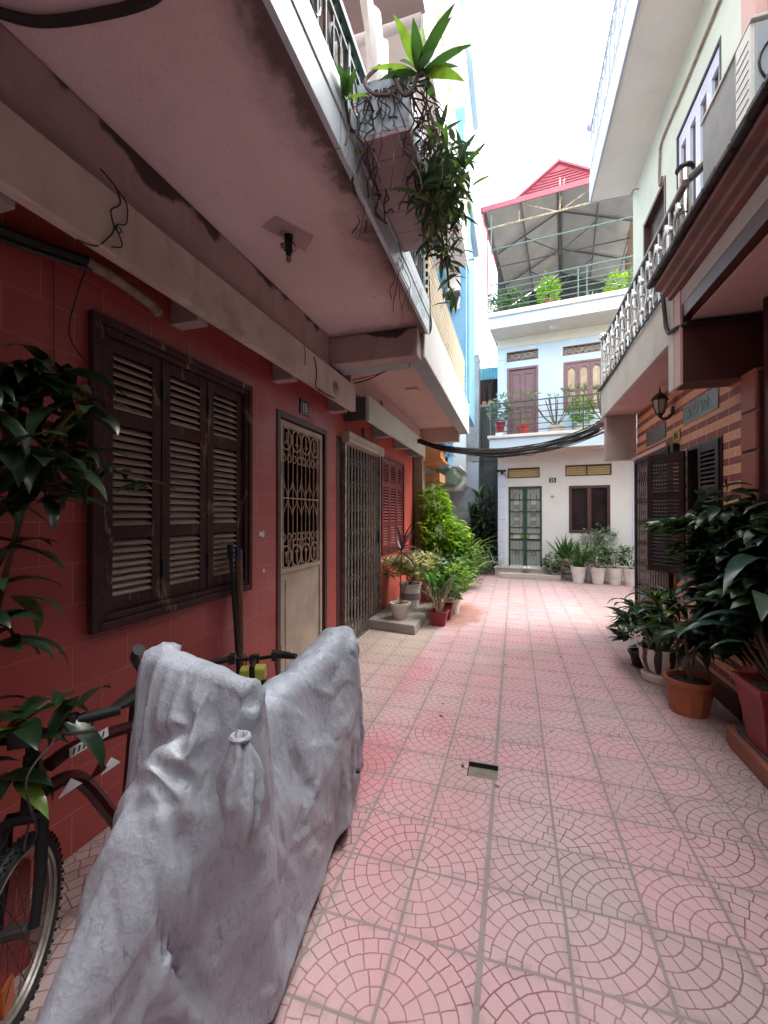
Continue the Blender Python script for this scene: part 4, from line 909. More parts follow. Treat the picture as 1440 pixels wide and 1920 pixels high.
# terrace slab, railing
m=MB(TF); m.box(-.06,5.2,-.14,.74,6.092,6.25); b2=m.build('terrace_slab',plaster('cream_soffit',(.62,.56,.48),(.58,.52,.45),(.42,.34,.27),.4,False),h25)
m=MB(TF); m.box(-.065,5.2,.742,.77,6.09,6.36); m.box(-.09,-.062,-5,.77,6.09,6.36); m.build('fascia',m_paleblue,b2,bevel=.004)
m=MB(TF); m.box(-.14,5.2,-.1,.83,6.362,6.47); m.build('coping',bpy.data.materials['stained_white_coping'],b2,bevel=.01)
m=MB(TF); m.box(0,5.2,-6,-.14,6.1,6.3); m.build('terrace_floor',m_white,b2)
m=MB(TF); m.lathe([(.0,-.06),(.07,-.05),(.09,-.02),(.10,0)],(1.35,.35,6.09),14,cap=False); m.build('ceiling_lamp',m_acwhite,b2,smooth=True,recalc=False)
r2=MB(TF)
for u in (-.06,1.9,2.08,3.35): r2.tube([(u,.75,6.47),(u,.75,7.20)],.014,6)
for k in range(5):
    z=6.6+k*.145; r2.tube([(-.06,.75,z),(3.35,.75,z)],.012 if k<4 else .018,6); r2.tube([(-.06,-4,z),(-.06,.75,z)],.012,6); r2.tube([(3.35,-4,z),(3.35,.75,z)],.012,6)
for u in (-.04,3.33): r2.tube([(u,.74,7.2),(u,.74,8.9)],.016,6)
r2.tube([(-.04,.74,8.05),(3.33,.74,8.05)],.016,6)
r2.build('terrace_railing',m_grail,b2,smooth=True)
# pink roof over the terrace
ZE,ZR=9.10,9.98; UL,UR,UC=-.25,3.45,1.50; BK=-4.6
rf=MB(TF)
gl,gr=.62,2.38; zg=9.10+.87/1.75*.88
rf.hull8([(UL,.74,ZE),(gl,.2,9.53),(gl,BK,9.53),(UL,BK,ZE)],[(UL,.74,ZE+.03),(gl,.2,9.56),(gl,BK,9.56),(UL,BK,ZE+.03)])
rf.hull8([(UR,.74,ZE),(gr,.2,9.53),(gr,BK,9.53),(UR,BK,ZE)],[(UR,.74,ZE+.03),(gr,.2,9.56),(gr,BK,9.56),(UR,BK,ZE+.03)])
rf.hull8([(gl,.2,9.53),(UC,.2,ZR-.03),(UC,BK,ZR-.03),(gl,BK,9.53)],[(gl,.2,9.56),(UC,.2,ZR),(UC,BK,ZR),(gl,BK,9.56)])
rf.hull8([(gr,.2,9.53),(UC,.2,ZR-.03),(UC,BK,ZR-.03),(gr,BK,9.53)],[(gr,.2,9.56),(UC,.2,ZR),(UC,BK,ZR),(gr,BK,9.56)])
rf.hull8([(UL,.74,ZE),(UR,.74,ZE),(gr,.2,9.53),(gl,.2,9.53)],[(UL,.74,ZE+.03),(UR,.74,ZE+.03),(gr,.2,9.56),(gl,.2,9.56)])
roof=rf.build('roof',m_under,h25)
m=MB(TF); m.box(UL-.02,UR+.02,.742,.775,ZE-.07,ZE+.06); m.box(UL-.05,UL-.001,-4.6,.775,ZE-.07,ZE+.06); m.tube([(UL+.0,.72,ZE-.05),(UL+.02,.70,8.75),(UL+.10,.70,8.6),(UL+.12,.70,6.5)],.022,6); m.build('eave_fascia',m_pinkroof,roof)
m=MB(TF); m.prism([(gl-.12,9.47),(gr+.12,9.47),(UC,ZR+.12)],.05,'y',.20); gb=m.build('gablet',m_pinkroof,roof)
m=MB(TF)
for k in range(6):
    z=9.56+k*.065; hw=.86*(1-(z-9.50)/.52)
    if hw>.05: m.hull8([(UC-hw,.252,z),(UC+hw,.252,z),(UC+hw,.275,z-.012),(UC-hw,.275,z-.012)],[(UC-hw,.252,z+.04),(UC+hw,.252,z+.04),(UC+hw,.256,z+.04),(UC-hw,.256,z+.04)])
for s in (-1,1): m.beam((UC+s*1.02,.27,9.46),(UC,.27,ZR+.13),.05,.10,(0,1,0))
m.build('gablet_louvres',m_pinkroof,gb)
m=MB(TF); m.lathe([(.05,0),(.055,.05),(.02,.07),(.03,.11),(.035,.14),(.004,.38)],(UC,.24,ZR+.08),8,cap=False); m.build('finial',simple('faded_pink_metal',(.4,.2,.26),None,.4),roof,smooth=True)
m=MB(TF)
for w_,dk in ((.55,0),):
    m.tube([(UL+.1,w_,8.72),(UR-.1,w_,8.72)],.022,6); m.tube([(UC+.02,w_,8.72),(UC+.02,w_,9.5)],.02,5); m.tube([(UC+.12,w_,9.45),(UC,w_,8.72)],.016,5)
    for s in (-1,1): m.tube([(UC+s*.05,w_,8.72),(UC+s*.80,w_,9.12)],.016,5); m.tube([(UC+s*.9,w_,8.72),(UC+s*.9,w_,9.12)],.014,5)
m.build('front_truss',m_truss,roof,smooth=True)
m=MB(TF)
for w_ in (-1.2,-3.0):
    m.tube([(UL+.1,w_,9.08),(UC,w_,9.86)],.022,5); m.tube([(UR-.1,w_,9.08),(UC,w_,9.86)],.022,5); m.tube([(UC,w_,9.86),(UC,w_,8.7)],.02,5); m.tube([(UC-.9,w_,9.35),(UC,w_,8.75)],.015,5); m.tube([(UC+.9,w_,9.35),(UC,w_,8.75)],.015,5)
    m.tube([(UL+.1,w_,8.7),(UR-.1,w_,8.7)],.018,5)
for s in (0,): m.beam((UC,.1,9.90),(UC,BK,9.90),.10,.05)
for s in (-1,1):
    m.tube([(UC+s*.9,.2,9.42),(UC+s*.9,BK,9.42)],.02,5); m.tube([(UC+s*1.7,.6,9.08),(UC+s*1.7,BK,9.08)],.02,5)
m.build('rafters',m_trussd,roof,smooth=True)
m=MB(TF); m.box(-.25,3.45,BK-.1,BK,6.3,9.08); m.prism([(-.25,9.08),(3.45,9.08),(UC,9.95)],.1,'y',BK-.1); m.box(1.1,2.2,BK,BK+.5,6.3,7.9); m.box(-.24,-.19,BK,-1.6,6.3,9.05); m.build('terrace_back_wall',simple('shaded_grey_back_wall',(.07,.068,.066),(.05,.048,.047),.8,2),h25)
m=MB(TF)
for k in range(4): m.tube([(UR-.25+.07*k,-.2-.7*k,8.9),(UR-.3+.05*k,-.2-.7*k,6.4)],.02,5)
m.build('terrace_posts',m_truss,h25,smooth=True)
m=MB(TF); vs=[];fs=[]                     # rolled-up dry reed blind hanging at the right of the terrace
for i in range(13):
    for j in range(9):
        t=i/12; q=j/8; vs.append((3.18+.05*math.sin(q*9)+.12*math.sin(t*3)*(1-q),-.3-2.2*q,8.95-2.2*t*(.75+.25*math.sin(q*5+1))))
for i in range(12):
    for j in range(8): a=i*9+j; fs.append((a,a+1,a+10,a+9))
m.add(vs,fs); m.build('reed_blind',simple('brown_reed_blind',(.34,.22,.13),(.2,.13,.09),.9,22,bump=.6),h25,smooth='all',recalc=False)
# ------------------------------------------------------------------ far end buildings
bb=thing('apartment_building','tall sky blue building rising behind the coral house with white balconies','building',(-3,9.5,0))
m=MB(); m.box(-5,-.895,8.32,10.2,3.62,14.5); m.build('wall',m_blue,bb)
m=MB(); m.box(-5,-1.75,8.32,10.2,0,3.62); m.build('lower_wall',plaster('dim_ochre_lower_wall',(.32,.26,.20),(.26,.21,.17),(.12,.1,.08),.5),bb)
m=MB(); m.box(-2.0,-1.42,8.9,9.0,2.6,3.62); m.box(-1.75,-1.40,9.0,10.2,2.6,3.62); m.build('recess_wall',m_blue,bb)
for z in (7.6,10.6):
    m=MB(); m.box(-1.4,-.80,8.05,10.2,z,z+.14); m.box(-.80,-.775,8.03,10.22,z-.05,z+.5); m.box(-1.4,-.80,8.03,8.06,z-.05,z+.5); b_=m.build('balcony',m_white,bb,bevel=.004)
    m=MB(); m.box(-.90,-.82,8.06,10.1,z+.5,z+1.3); m.build('parapet',m_paleblue,b_)
m=MB(); m.tube([(-.84,8.31,3.7),(-.84,8.31,7.5)],.03,8); m.build('corner_pipe',m_blue,bb,smooth=True)
ac2=thing('air_conditioner','small white outdoor unit bracketed on the sky blue wall','air conditioner',(-1.08,8.2,5.66))
m=MB(); m.hull8([(-1.30,8.30,5.78),(-1.20,8.02,5.78),(-.98,8.10,5.78),(-1.0,8.31,5.78)],[(-1.30,8.30,6.36),(-1.20,8.02,6.36),(-.98,8.10,6.36),(-1.0,8.31,6.36)]); c_=m.build('casing',m_acwhite,ac2,bevel=.01)
m=MB(); m.box(-1.16,-1.10,8.01,8.03,6.12,6.13); m.build('vent_slot',m_blackiron,c_)
m=MB(); m.tube(crom([(-1.15,8.2,5.78),(-1.14,8.18,5.6),(-1.07,8.18,5.52),(-1.02,8.2,5.6),(-1.0,8.24,5.78)],4),.02,6); m.tube(crom([(-1.2,8.2,5.78),(-1.12,8.2,5.5),(-1.0,8.25,5.55)],4),.016,6); m.build('pipe_loop',m_acwhite,ac2,smooth=True)
m=MB(); m.box(-1.28,-.98,8.06,8.31,5.74,5.775); m.build('bracket',m_acgrey,ac2)
ho=thing('terraced_house','low house with orange canopy behind the coral house','house',(-2.4,8.9,0))
m=MB(); m.box(-3.5,-1.95,8.3,9.7,0,3.0); m.build('wall',plaster('ochre_grey_wall',(.40,.33,.26),(.33,.27,.22),(.2,.16,.13),.5),ho)
m=MB(); m.box(-1.95,-1.40,8.42,9.35,2.63,2.80); cn=m.build('canopy',m_orange,ho,bevel=.006)
m=MB(); m.prism([(-1.95,2.50),(-1.45,2.61),(-1.36,2.62),(-1.36,2.66),(-1.95,2.625)],1.0,'y',8.40); m.build('canopy_rib',m_orange,cn,bevel=.004)
m=MB(); m.box(-1.93,-1.45,8.6,9.3,2.22,2.40); m.build('lower_canopy',m_orange,ho,bevel=.006)
hg=thing('terraced_house','house with moss green ledge and small barred window at the left end','house',(-2.4,10.9,0))
m=MB(); m.box(-4,-1.85,9.75,12.25,0,3.5); m.build('wall',plaster('dim_grey_wall',(.34,.32,.30),(.28,.26,.25),(.14,.13,.12),.5),hg)
m=MB(); m.prism([(-1.85,2.30),(-1.45,2.30),(-1.32,2.47),(-1.32,2.62),(-1.85,2.62)],1.6,'y',9.75); lg=m.build('ledge',m_greenledge,hg,bevel=.006)
m=MB(); m.prism([(-1.85,2.2),(-1.42,2.2),(-1.28,2.36),(-1.28,2.58),(-1.85,2.58)],.9,'y',11.36); m.build('ledge_end',m_white,lg,bevel=.006)
m=MB(); m.box(-1.85,-1.22,9.9,11.9,2.66,2.70); m.build('ledge_top',m_white,lg)
m=MB(); m.box(-1.85,-1.835,10.4,11.5,1.5,2.0); wv=m.build('window',m_blackiron,hg)
m=MB()
for k in range(6): m.box(-1.834,-1.815,10.45+k*.2,10.47+k*.2,1.5,2.0)
m.build('bar',m_bluegrey,wv)
m=MB(); m.box(-1.40,-1.30,12.0,12.2,2.7,4.9); m.box(-1.9,-1.40,12.0,12.2,2.7,4.9); m.build('upper_pier',m_white,hg)
gwl=thing('boundary_wall','tall narrow rain stained grey wall at the end of the alley','wall',(-1.15,12.7,0))
m=MB(); m.box(-2.2,-.97,12.35,12.9,0,6.05); m.build('wall',m_greywall,gwl)
m=MB(); m.box(-2.2,-.975,12.325,12.348,0,3.05); m.build('painted_lower_part',plaster('washed_blue_grey_paint',(.50,.55,.60),(.42,.47,.52),(.25,.27,.3),.5),gwl)
m=MB(); m.box(-1.25,-.96,12.34,12.91,6.051,6.11); m.build('coping',m_greywall,gwl)
dwl=thing('boundary_wall','wide black mouldy wall between the grey wall and the white house','wall',(-.7,13.1,0))
m=MB(); m.box(-2.2,.2,13.0,13.3,0,4.75); m.build('wall',m_darkwall,dwl)
m=MB(); m.box(-.99,.2,12.96,13.34,4.751,4.82); m.build('coping',m_greywall,dwl)
shd=thing('rooftop_shed','dark open rooftop shed under a strip of blue corrugated sheet','shed',(-.6,13.5,4.8))
m=MB(); m.box(-2.0,.2,13.6,14.4,4.75,5.75); m.build('back_wall',m_dark,shd)
m=MB(); vs=[];fs=[]
for i in range(41):
    x=-1.0+1.2*i/40; o=.02*math.sin(i*2.1); vs+=[(x,13.15+o,5.62),(x,13.15+o,5.97),(x,13.20+o,5.62),(x,13.20+o,5.97)]
for i in range(40): a=i*4; fs+=[(a,a+4,a+5,a+1),(a+2,a+3,a+7,a+6),(a+1,a+5,a+7,a+3),(a,a+2,a+6,a+4)]
m.add(vs,fs); m.box(-1.0,.2,13.22,14.4,5.95,5.97); m.build('corrugated_sheet',m_corr,shd)
for x,lab in ((-.86,'left of the two orange planters on the mouldy wall'),(-.70,'right of the two orange planters on the mouldy wall')):
    q=thing('dry_planter',lab,'planter',(x,13.1,4.82),'orange planters on the dark wall')
    m=MB(); m.box(x-.06,x+.06,13.02,13.18,4.82,4.93); m.build('trough',m_orange,q,bevel=.006)
    m=MB()
    for k in range(8): m.tube([(x+random.uniform(-.05,.05),13.1,4.9),(x+random.uniform(-.12,.12),13.1,5.35),(x+random.uniform(-.16,.16),13.08,5.6)],.006,4)
    m.build('dry_stem',m_root,q)
m=MB(); m.tube([(-.90,12.3,2.9),(-.90,12.3,4.25)],.02,6); m.tube([(-1.15,12.3,3.05),(-.4,12.5,3.07)],.014,5); tag(m.build('wall_pipe',m_blackiron),'black pipe running down the corner of the stained grey wall','pipe')
# cable bundle across the alley
m=MB(); rg=random.Random(4)
A=Vector((-1.60,7.3,2.84)); B=Vector((1.25,7.05,2.86))
for i in range(22):
    o=lambda s:Vector((rg.uniform(-s,s),rg.uniform(-s,s),rg.uniform(-s,s)))
    pts=sag(A+o(.03),B+o(.075),.30+rg.uniform(-.035,.03),20); pts=[p+Vector((0,0,.02*mnoise.noise((p.x*2,i*3.1,0)))) for p in pts]
    m.tube(pts,rg.choice((.006,.007,.009,.012)),5)
for i in range(3):
    a=rg.randint(6,13); p=sag(A,B,.3,20)[a]; m.tube(crom([p,p+Vector((.05,-.02,-.07)),p+Vector((.2,-.03,-.06)),p+Vector((.32,0,.07))],5),.004,4)
m.tube([A+Vector((-.3,.55,.0)),A],.02,5)
tag(m.build('cable_bundle',m_cable,smooth=True),'thick black bundle of cables sagging across the alley','cable')
m=MB(); m.tube(crom([(-.83,4.3,3.66),(-.822,4.28,3.40),(-1.05,4.30,3.20),(-1.45,4.33,3.02),(-1.66,4.30,2.97)],7),.007,5); m.tube(crom([(-.82,4.22,3.95),(-.815,4.25,3.7),(-.822,4.28,3.40)],5),.006,5); m.tube(crom([(-.83,4.28,3.40),(-1.2,4.31,3.1),(-1.66,4.25,2.985)],6),.005,5); m.ball((-.82,4.22,3.62),.02)
tag(m.build('drop_cable',m_cable,smooth=True),'drop cable looping from the balcony corner to the stained canopy lip','cable')
# ------------------------------------------------------------------ covered motorbike
ST=[(.56,[(-1.03,0.07),(-1.02,0.11),(-1.01,.15),(-.99,.2),(-.96,.23),(-.93,.24),(-.90,.23),(-.88,.2),(-.86,.15),(-.85,0.11),(-.845,0.07)]),
(.68,[(-1.08,0.07),(-1.06,.18),(-1.05,.36),(-1.03,.50),(-.99,.56),(-.94,.57),(-.88,.55),(-.85,.47),(-.83,.34),(-.815,.18),(-.81,0.07)]),
(.80,[(-1.12,0.07),(-1.10,.28),(-1.08,.54),(-1.065,.76),(-1.02,.84),(-.93,.83),(-.85,.79),(-.79,.70),(-.77,.52),(-.775,.26),(-.79,0.07)]),
(.92,[(-1.14,0.07),(-1.115,.36),(-1.10,.70),(-1.09,.97),(-1.03,1.06),(-.92,1.02),(-.81,.98),(-.73,.93),(-.71,.68),(-.74,.34),(-.775,0.07)]),
(1.02,[(-1.16,0.07),(-1.13,.39),(-1.105,.77),(-1.085,1.06),(-1.02,1.145),(-.91,1.125),(-.78,1.095),(-.68,1.05),(-.665,.76),(-.715,.38),(-.765,0.11)]),
(1.14,[(-1.17,0.07),(-1.13,.39),(-1.09,.76),(-1.055,1.02),(-1.0,1.11),(-.90,1.10),(-.78,1.06),(-.69,1.0),(-.675,.76),(-.715,.38),(-.76,0.11)]),
(1.30,[(-1.17,0.07),(-1.13,.34),(-1.08,.66),(-1.03,.86),(-.97,.95),(-.89,.965),(-.80,.93),(-.735,.86),(-.705,.66),(-.72,.34),(-.76,0.11)]),
(1.50,[(-1.17,0.07),(-1.13,.31),(-1.08,.60),(-1.04,.78),(-.98,.86),(-.90,.88),(-.82,.85),(-.76,.77),(-.73,.60),(-.74,.31),(-.765,0.11)]),
(1.75,[(-1.16,0.07),(-1.12,.31),(-1.08,.60),(-1.05,.77),(-.99,.84),(-.91,.86),(-.83,.84),(-.765,.76),(-.74,.60),(-.75,.31),(-.775,0.11)]),
(1.98,[(-1.15,0.07),(-1.12,.32),(-1.08,.62),(-1.05,.78),(-.99,.86),(-.91,.89),(-.82,.87),(-.755,.79),(-.74,.62),(-.765,.32),(-.81,0.11)]),
(2.15,[(-1.14,0.07),(-1.11,.32),(-1.08,.61),(-1.05,.79),(-.98,.87),(-.90,.905),(-.81,.875),(-.745,.79),(-.745,.60),(-.79,.31),(-.85,0.11)]),
(2.27,[(-1.12,0.07),(-1.10,.30),(-1.07,.56),(-1.05,.72),(-.99,.80),(-.90,.83),(-.81,.80),(-.755,.72),(-.765,.55),(-.82,.28),(-.88,0.11)]),
(2.34,[(-1.08,0.07),(-1.06,.2),(-1.05,.38),(-1.03,.50),(-.99,.56),(-.93,.58),(-.86,.56),(-.83,.50),(-.83,.38),(-.86,.2),(-.91,0.11)])]
def cover():
    nu,nv=132,104
    P=np.array([[(x,y,z) for x,z in p] for y,p in ST]); P[:4,:4,0]+=.03
    def resamp(A,n):                       # catmull-rom along axis 0, arc-uniform
        m=A.shape[0]; t=np.linspace(0,m-1,(m-1)*12+1); i=np.minimum(t.astype(int),m-2); f=(t-i)[:,None,None]
        g=lambda k:A[np.clip(i+k,0,m-1)]
        B=.5*(2*g(0)+(g(1)-g(-1))*f+(2*g(-1)-5*g(0)+4*g(1)-g(2))*f*f+(3*g(0)-g(-1)-3*g(1)+g(2))*f**3)
        L=np.r_[0,np.cumsum(np.linalg.norm(np.diff(B,axis=0),axis=2).mean(1))]; s=np.linspace(0,L[-1],n)
        k=np.clip(np.searchsorted(L,s)-1,0,len(L)-2); w=((s-L[k])/(L[k+1]-L[k]))[:,None,None]
        return B[k]*(1-w)+B[k+1]*w
    B=resamp(P,nu); B=resamp(B.transpose(1,0,2),nv).transpose(1,0,2)
    # the hidden motorbike as capsules (a, b, radius)
    caps=[((-1.07,1.02,1.115),(-.69,1.02,1.065),.022),((-1.075,1.015,1.11),(-1.02,1.06,1.135),.028),((-.70,1.03,1.06),(-.67,1.01,1.04),.03),
          ((-.96,1.0,.97),(-.84,1.0,.95),.055),((-.90,1.12,1.0),(-.90,1.28,.90),.05),
          ((-1.02,.98,.72),(-1.02,1.02,.35),.05),((-.82,.98,.70),(-.80,1.02,.35),.05),
          ((-.92,.84,.60),(-.92,.66,.46),.05),((-.92,.66,.46),(-.92,.60,.26),.05),((-.92,.60,.26),(-.92,.72,.06),.05),
          ((-.92,1.35,.80),(-.92,1.72,.80),.075),((-.92,1.72,.80),(-.92,2.08,.855),.085),((-.92,2.05,.86),(-.92,2.20,.84),.08),((-1.0,2.15,.84),(-.85,2.13,.84),.04),
          ((-1.06,1.45,.45),(-1.04,2.2,.55),.04),((-.80,1.45,.42),(-.83,2.15,.55),.04),((-.92,2.16,.55),(-.93,2.20,.15),.07),((-1.07,1.5,.25),(-1.05,2.2,.25),.04),((-.82,1.3,.28),(-.84,2.1,.25),.04)]
    rs=np.zeros((nu,nv)); nz=np.zeros((nu,nv,3))
    for i in range(nu):
        for j in range(nv):
            p=Vector(B[i,j]); fr_=max(0.,min(1.,(1.0-p.y)/.1)); rs[i,j]=.036+.062*fr_+(.045+.045*fr_)*mnoise.noise(p*3.5+Vector((9,2,5))); q=mnoise.noise_vector(p*9.); nz[i,j]=(q.x,q.y,q.z)
    y,z,x=B[...,1],B[...,2],B[...,0]
    pin=np.maximum(np.exp(-(((y-1.03)/.035)**2))*np.clip((z-1.0)/.05,0,1),np.exp(-(((y-2.12)/.06)**2))*np.clip((z-.85)/.04,0,1))
    pin=np.maximum(pin,.5*np.exp(-(((y-.80)/.05)**2+((x+.87)/.05)**2))); pin=np.maximum(pin,.35*np.clip((.14-z)/.03,0,1)); pin=np.clip(pin,0,1)[...,None]*.5
    X=B+nz*.012; V_=np.zeros_like(X)
    pairs=[]; s=np.s_
    for o in (0,1):
        pairs+=[(s[o:nu-1:2,:],s[o+1:nu:2,:],1.,1),(s[:,o:nv-1:2],s[:,o+1:nv:2],1.,1)]
        pairs+=[(s[o:nu-1:2,0:nv-1],s[o+1:nu:2,1:nv],.5,1),(s[o:nu-1:2,1:nv],s[o+1:nu:2,0:nv-1],.5,1)]
    for o in range(4):
        a=np.arange(o,nu-2,4); pairs.append(((a,),(a+2,),.035,0))
        b=np.arange(o,nv-2,4); pairs.append(((slice(None),b),(slice(None),b+2),.035,0))
    rest=[]
    for a,b,k,l in pairs:
        r=np.linalg.norm(B[a]-B[b],axis=-1); rest.append(r*(1+(rs[a]+rs[b])/2) if l else r*1.06)
    for it in range(90):
        V_*=.92; V_[...,2]-=.0008; X0=X.copy(); X=X+V_
        for sub in range(7):
            for (a,b,k,l),r in zip(pairs,rest):
                d=X[b]-X[a]; n=np.linalg.norm(d,axis=-1)+1e-9; c=(d*((n-r)/n*.5*k)[...,None]); X[a]+=c; X[b]-=c
            X=X+(B-X)*pin
            if sub%2==0:
                for pa,pb,rad in caps:
                    pa_=np.array(pa); ab=np.array(pb)-pa_; t=np.clip(((X-pa_)@ab)/(ab@ab),0,1); q=pa_+t[...,None]*ab; d=X-q; n=np.linalg.norm(d,axis=-1)+1e-9
                    h=n<rad+.008
                    if h.any(): X[h]=q[h]+d[h]/n[h][:,None]*(rad+.008)
                X[...,2]=np.maximum(X[...,2],.006)
        V_=X-X0
        sp=np.linalg.norm(V_,axis=-1,keepdims=True); V_*=np.minimum(1,.02/(sp+1e-9))
    du=np.gradient(X,axis=0); dv=np.gradient(X,axis=1); N=np.cross(du,dv); N/=np.linalg.norm(N,axis=2,keepdims=True)+1e-9
    N*=np.sign((N*(X-np.array([-.93,1.4,.4]))).sum(2,keepdims=True)+1e-9)
    f=np.zeros((nu,nv)); fr=np.clip((1.05-X[...,1])/.12,0,1)*np.clip((X[...,1]-.5)/.05,0,1)
    for (xa,za,xb,zb,a_,wd) in ((-1.065,1.05,-1.03,.22,.046,.026),(-1.03,1.06,-.80,.56,-.060,.042),(-.96,1.09,-.735,.70,.042,.024),(-.69,.74,-.98,.38,.075,.030),(-.70,.62,-.96,.24,-.055,.036),(-.68,1.03,-.685,.70,.046,.024),(-.82,.56,-.93,.10,.055,.028),(-.93,1.14,-.70,.98,.022,.010),(-.99,.70,-1.02,.15,-.04,.03)):
        L=math.hypot(xb-xa,zb-za); wx=X[...,0]+.02*np.sin(X[...,2]*21); t=np.clip(((wx-xa)*(xb-xa)+(X[...,2]-za)*(zb-za))/L**2,0,1); dd=np.hypot(wx-xa-(xb-xa)*t,X[...,2]-za-(zb-za)*t)
        f+=a_*np.exp(-(dd/wd)**1.35)*(np.sin(np.pi*np.clip(.12+.76*t,0,1)))*fr
    sd=np.clip((X[...,0]+.86)*14,0,1)*np.clip((X[...,1]-1.0)/.1,0,1)
    for (ya,za,yb,zb,a_,wd) in ((1.05,1.0,1.75,.55,.026,.03),(2.12,.84,1.45,.55,.026,.032),(1.1,.92,1.45,.25,.024,.032),(2.16,.80,1.95,.22,.024,.03),(1.5,.80,1.75,.2,-.022,.04),(1.25,.85,1.15,.15,-.022,.035),(1.95,.82,2.2,.35,-.02,.03)):
        L=math.hypot(yb-ya,zb-za); wy=X[...,1]+.02*np.sin(X[...,2]*17+1); t=np.clip(((wy-ya)*(yb-ya)+(X[...,2]-za)*(zb-za))/L**2,0,1); dd=np.hypot(wy-ya-(yb-ya)*t,X[...,2]-za-(zb-za)*t)
        f+=a_*np.exp(-(dd/wd)**1.3)*np.sin(np.pi*np.clip(.1+.8*t,0,1))*sd
    X=X+N*(f*.10)[...,None]
    # refine, then press in the sharp facet creases of a stiff crumpled sheet
    up=lambda A:np.concatenate([np.stack([A[:-1],(A[:-1]+A[1:])/2],1).reshape((-1,)+A.shape[1:]),A[-1:]],0)
    X=up(X); X=np.swapaxes(up(np.swapaxes(X,0,1)),0,1)
    du=np.gradient(X,axis=0); dv=np.gradient(X,axis=1); N=np.cross(du,dv); N/=np.linalg.norm(N,axis=2,keepdims=True)+1e-9
    N*=np.sign((N*(X-np.array([-.93,1.4,.4]))).sum(2,keepdims=True)+1e-9)
    from mathutils.geometry import delaunay_2d_cdt
    rc=random.Random(12); nu2,nv2=X.shape[:2]; h=np.zeros((nu2,nv2)); UL_,VL_=2.4,2.3
    gu,gv=np.meshgrid(np.linspace(0,UL_,nu2),np.linspace(0,VL_,nv2),indexing='ij')
    for npt,amp,ang in ((110,.0070,.5),(420,.0046,-.4),(1300,.0034,.9)):   # piecewise planar facets with straight creases
        ca,sa=math.cos(ang),math.sin(ang); pts=[]; ht=[]
        for k in range(npt):
            pts.append((rc.uniform(-.1,UL_+.1),rc.uniform(-.1,VL_+.1))); ht.append(rc.gauss(0,amp))
        for c_ in ((-.5,-.5),(UL_+.5,-.5),(UL_+.5,VL_+.5),(-.5,VL_+.5)): pts.append(c_); ht.append(0.)
        rot=[Vector((x*ca-y*sa,(x*sa+y*ca)*.55)) for x,y in pts]          # anisotropic so that facets run long
        vv,_,ff,orig,_,_=delaunay_2d_cdt(rot,[],[],0,1e-5)
        ht2=[ht[o[0]] if o else 0. for o in orig]
        ru=gu*ca-gv*sa; rv=(gu*sa+gv*ca)*.55
        for f3 in ff:
            A,B_,C_=(vv[q] for q in f3[:3]); den=(B_.y-C_.y)*(A.x-C_.x)+(C_.x-B_.x)*(A.y-C_.y)
            if abs(den)<1e-12: continue
            l1=((B_.y-C_.y)*(ru-C_.x)+(C_.x-B_.x)*(rv-C_.y))/den; l2=((C_.y-A.y)*(ru-C_.x)+(A.x-C_.x)*(rv-C_.y))/den; l3=1-l1-l2
            k=(l1>=0)&(l2>=0)&(l3>=0); h[k]+=(l1*ht2[f3[0]]+l2*ht2[f3[1]]+l3*ht2[f3[2]])[k]-0.
    # where triangles overlap an edge twice the sum is harmless; keep the seat ridge and handlebar calmer
    return X+N*h[...,None]
def tarpmat():
    M=MAT('silver_tarpaulin',.55,.2,.5)
    k=M.mix(M.noise(3,5,.6).ss(.3,.7),(.39,.42,.485),(.32,.345,.40))
    k=M.mix(M.noise(42,6,.75,stretch=(1,1,.35)).ss(.48,.66)*.36,k,(.20,.205,.22))
    da=M.noise(85,3,.6,stretch=(1,1,.16),dist=.3).ss(.57,.68)*M.noise(6,3).ss(.42,.6); k=M.mix(da*.5,k,(.11,.11,.12))
    k=M.mix(M.noise(1.4,5).ss(.46,.66)*.22,k,(.33,.30,.28)); M.col(k)
    n3=M.nt.nodes.new('ShaderNodeTexNoise'); n3.inputs['Scale'].default_value=6; n3.inputs['Detail'].default_value=2; M.nt.links.new(M.pos,n3.inputs[0])
    ad=M.nt.nodes.new('ShaderNodeMixRGB'); ad.inputs[0].default_value=.14; M.nt.links.new(M.pos,ad.inputs[1]); M.nt.links.new(n3.outputs['Color'],ad.inputs[2])
    def vor(sc,st):
        mp=M.nt.nodes.new('ShaderNodeMapping'); mp.inputs['Scale'].default_value=st; M.nt.links.new(ad.outputs[0],mp.inputs[0])
        v=M.nt.nodes.new('ShaderNodeTexVoronoi'); v.inputs['Scale'].default_value=sc; M.nt.links.new(mp.outputs[0],v.inputs[0]); return E(M.nt,v.outputs['Distance'])
    M.bump((M.noise(21,2,.5)-.5).abs()*-1.+(M.noise(46,2,.5)-.5).abs()*-.6+M.noise(60,5,.65)*.35,.5,.010); M.rough(M.noise(8,5).ss(.3,.7,.46,.64)); return M.m
m_tarp=tarpmat()
cv=thing('motorcycle_cover','crumpled silver tarpaulin cover draped over a parked motorbike','cover',(-.93,1.45,0))
CX=cover(); nu,nv,_=CX.shape
m=MB(); m.v=[tuple(p) for p in CX.reshape(-1,3)]
m.f=[(i*nv+j,(i+1)*nv+j,(i+1)*nv+j+1,i*nv+j+1) for i in range(nu-1) for j in range(nv-1)]
m.f+=[tuple(range(nv)),tuple((nu-1)*nv+j for j in range(nv-1,-1,-1))]
sheet=m.build('sheet',m_tarp,cv,smooth='all')
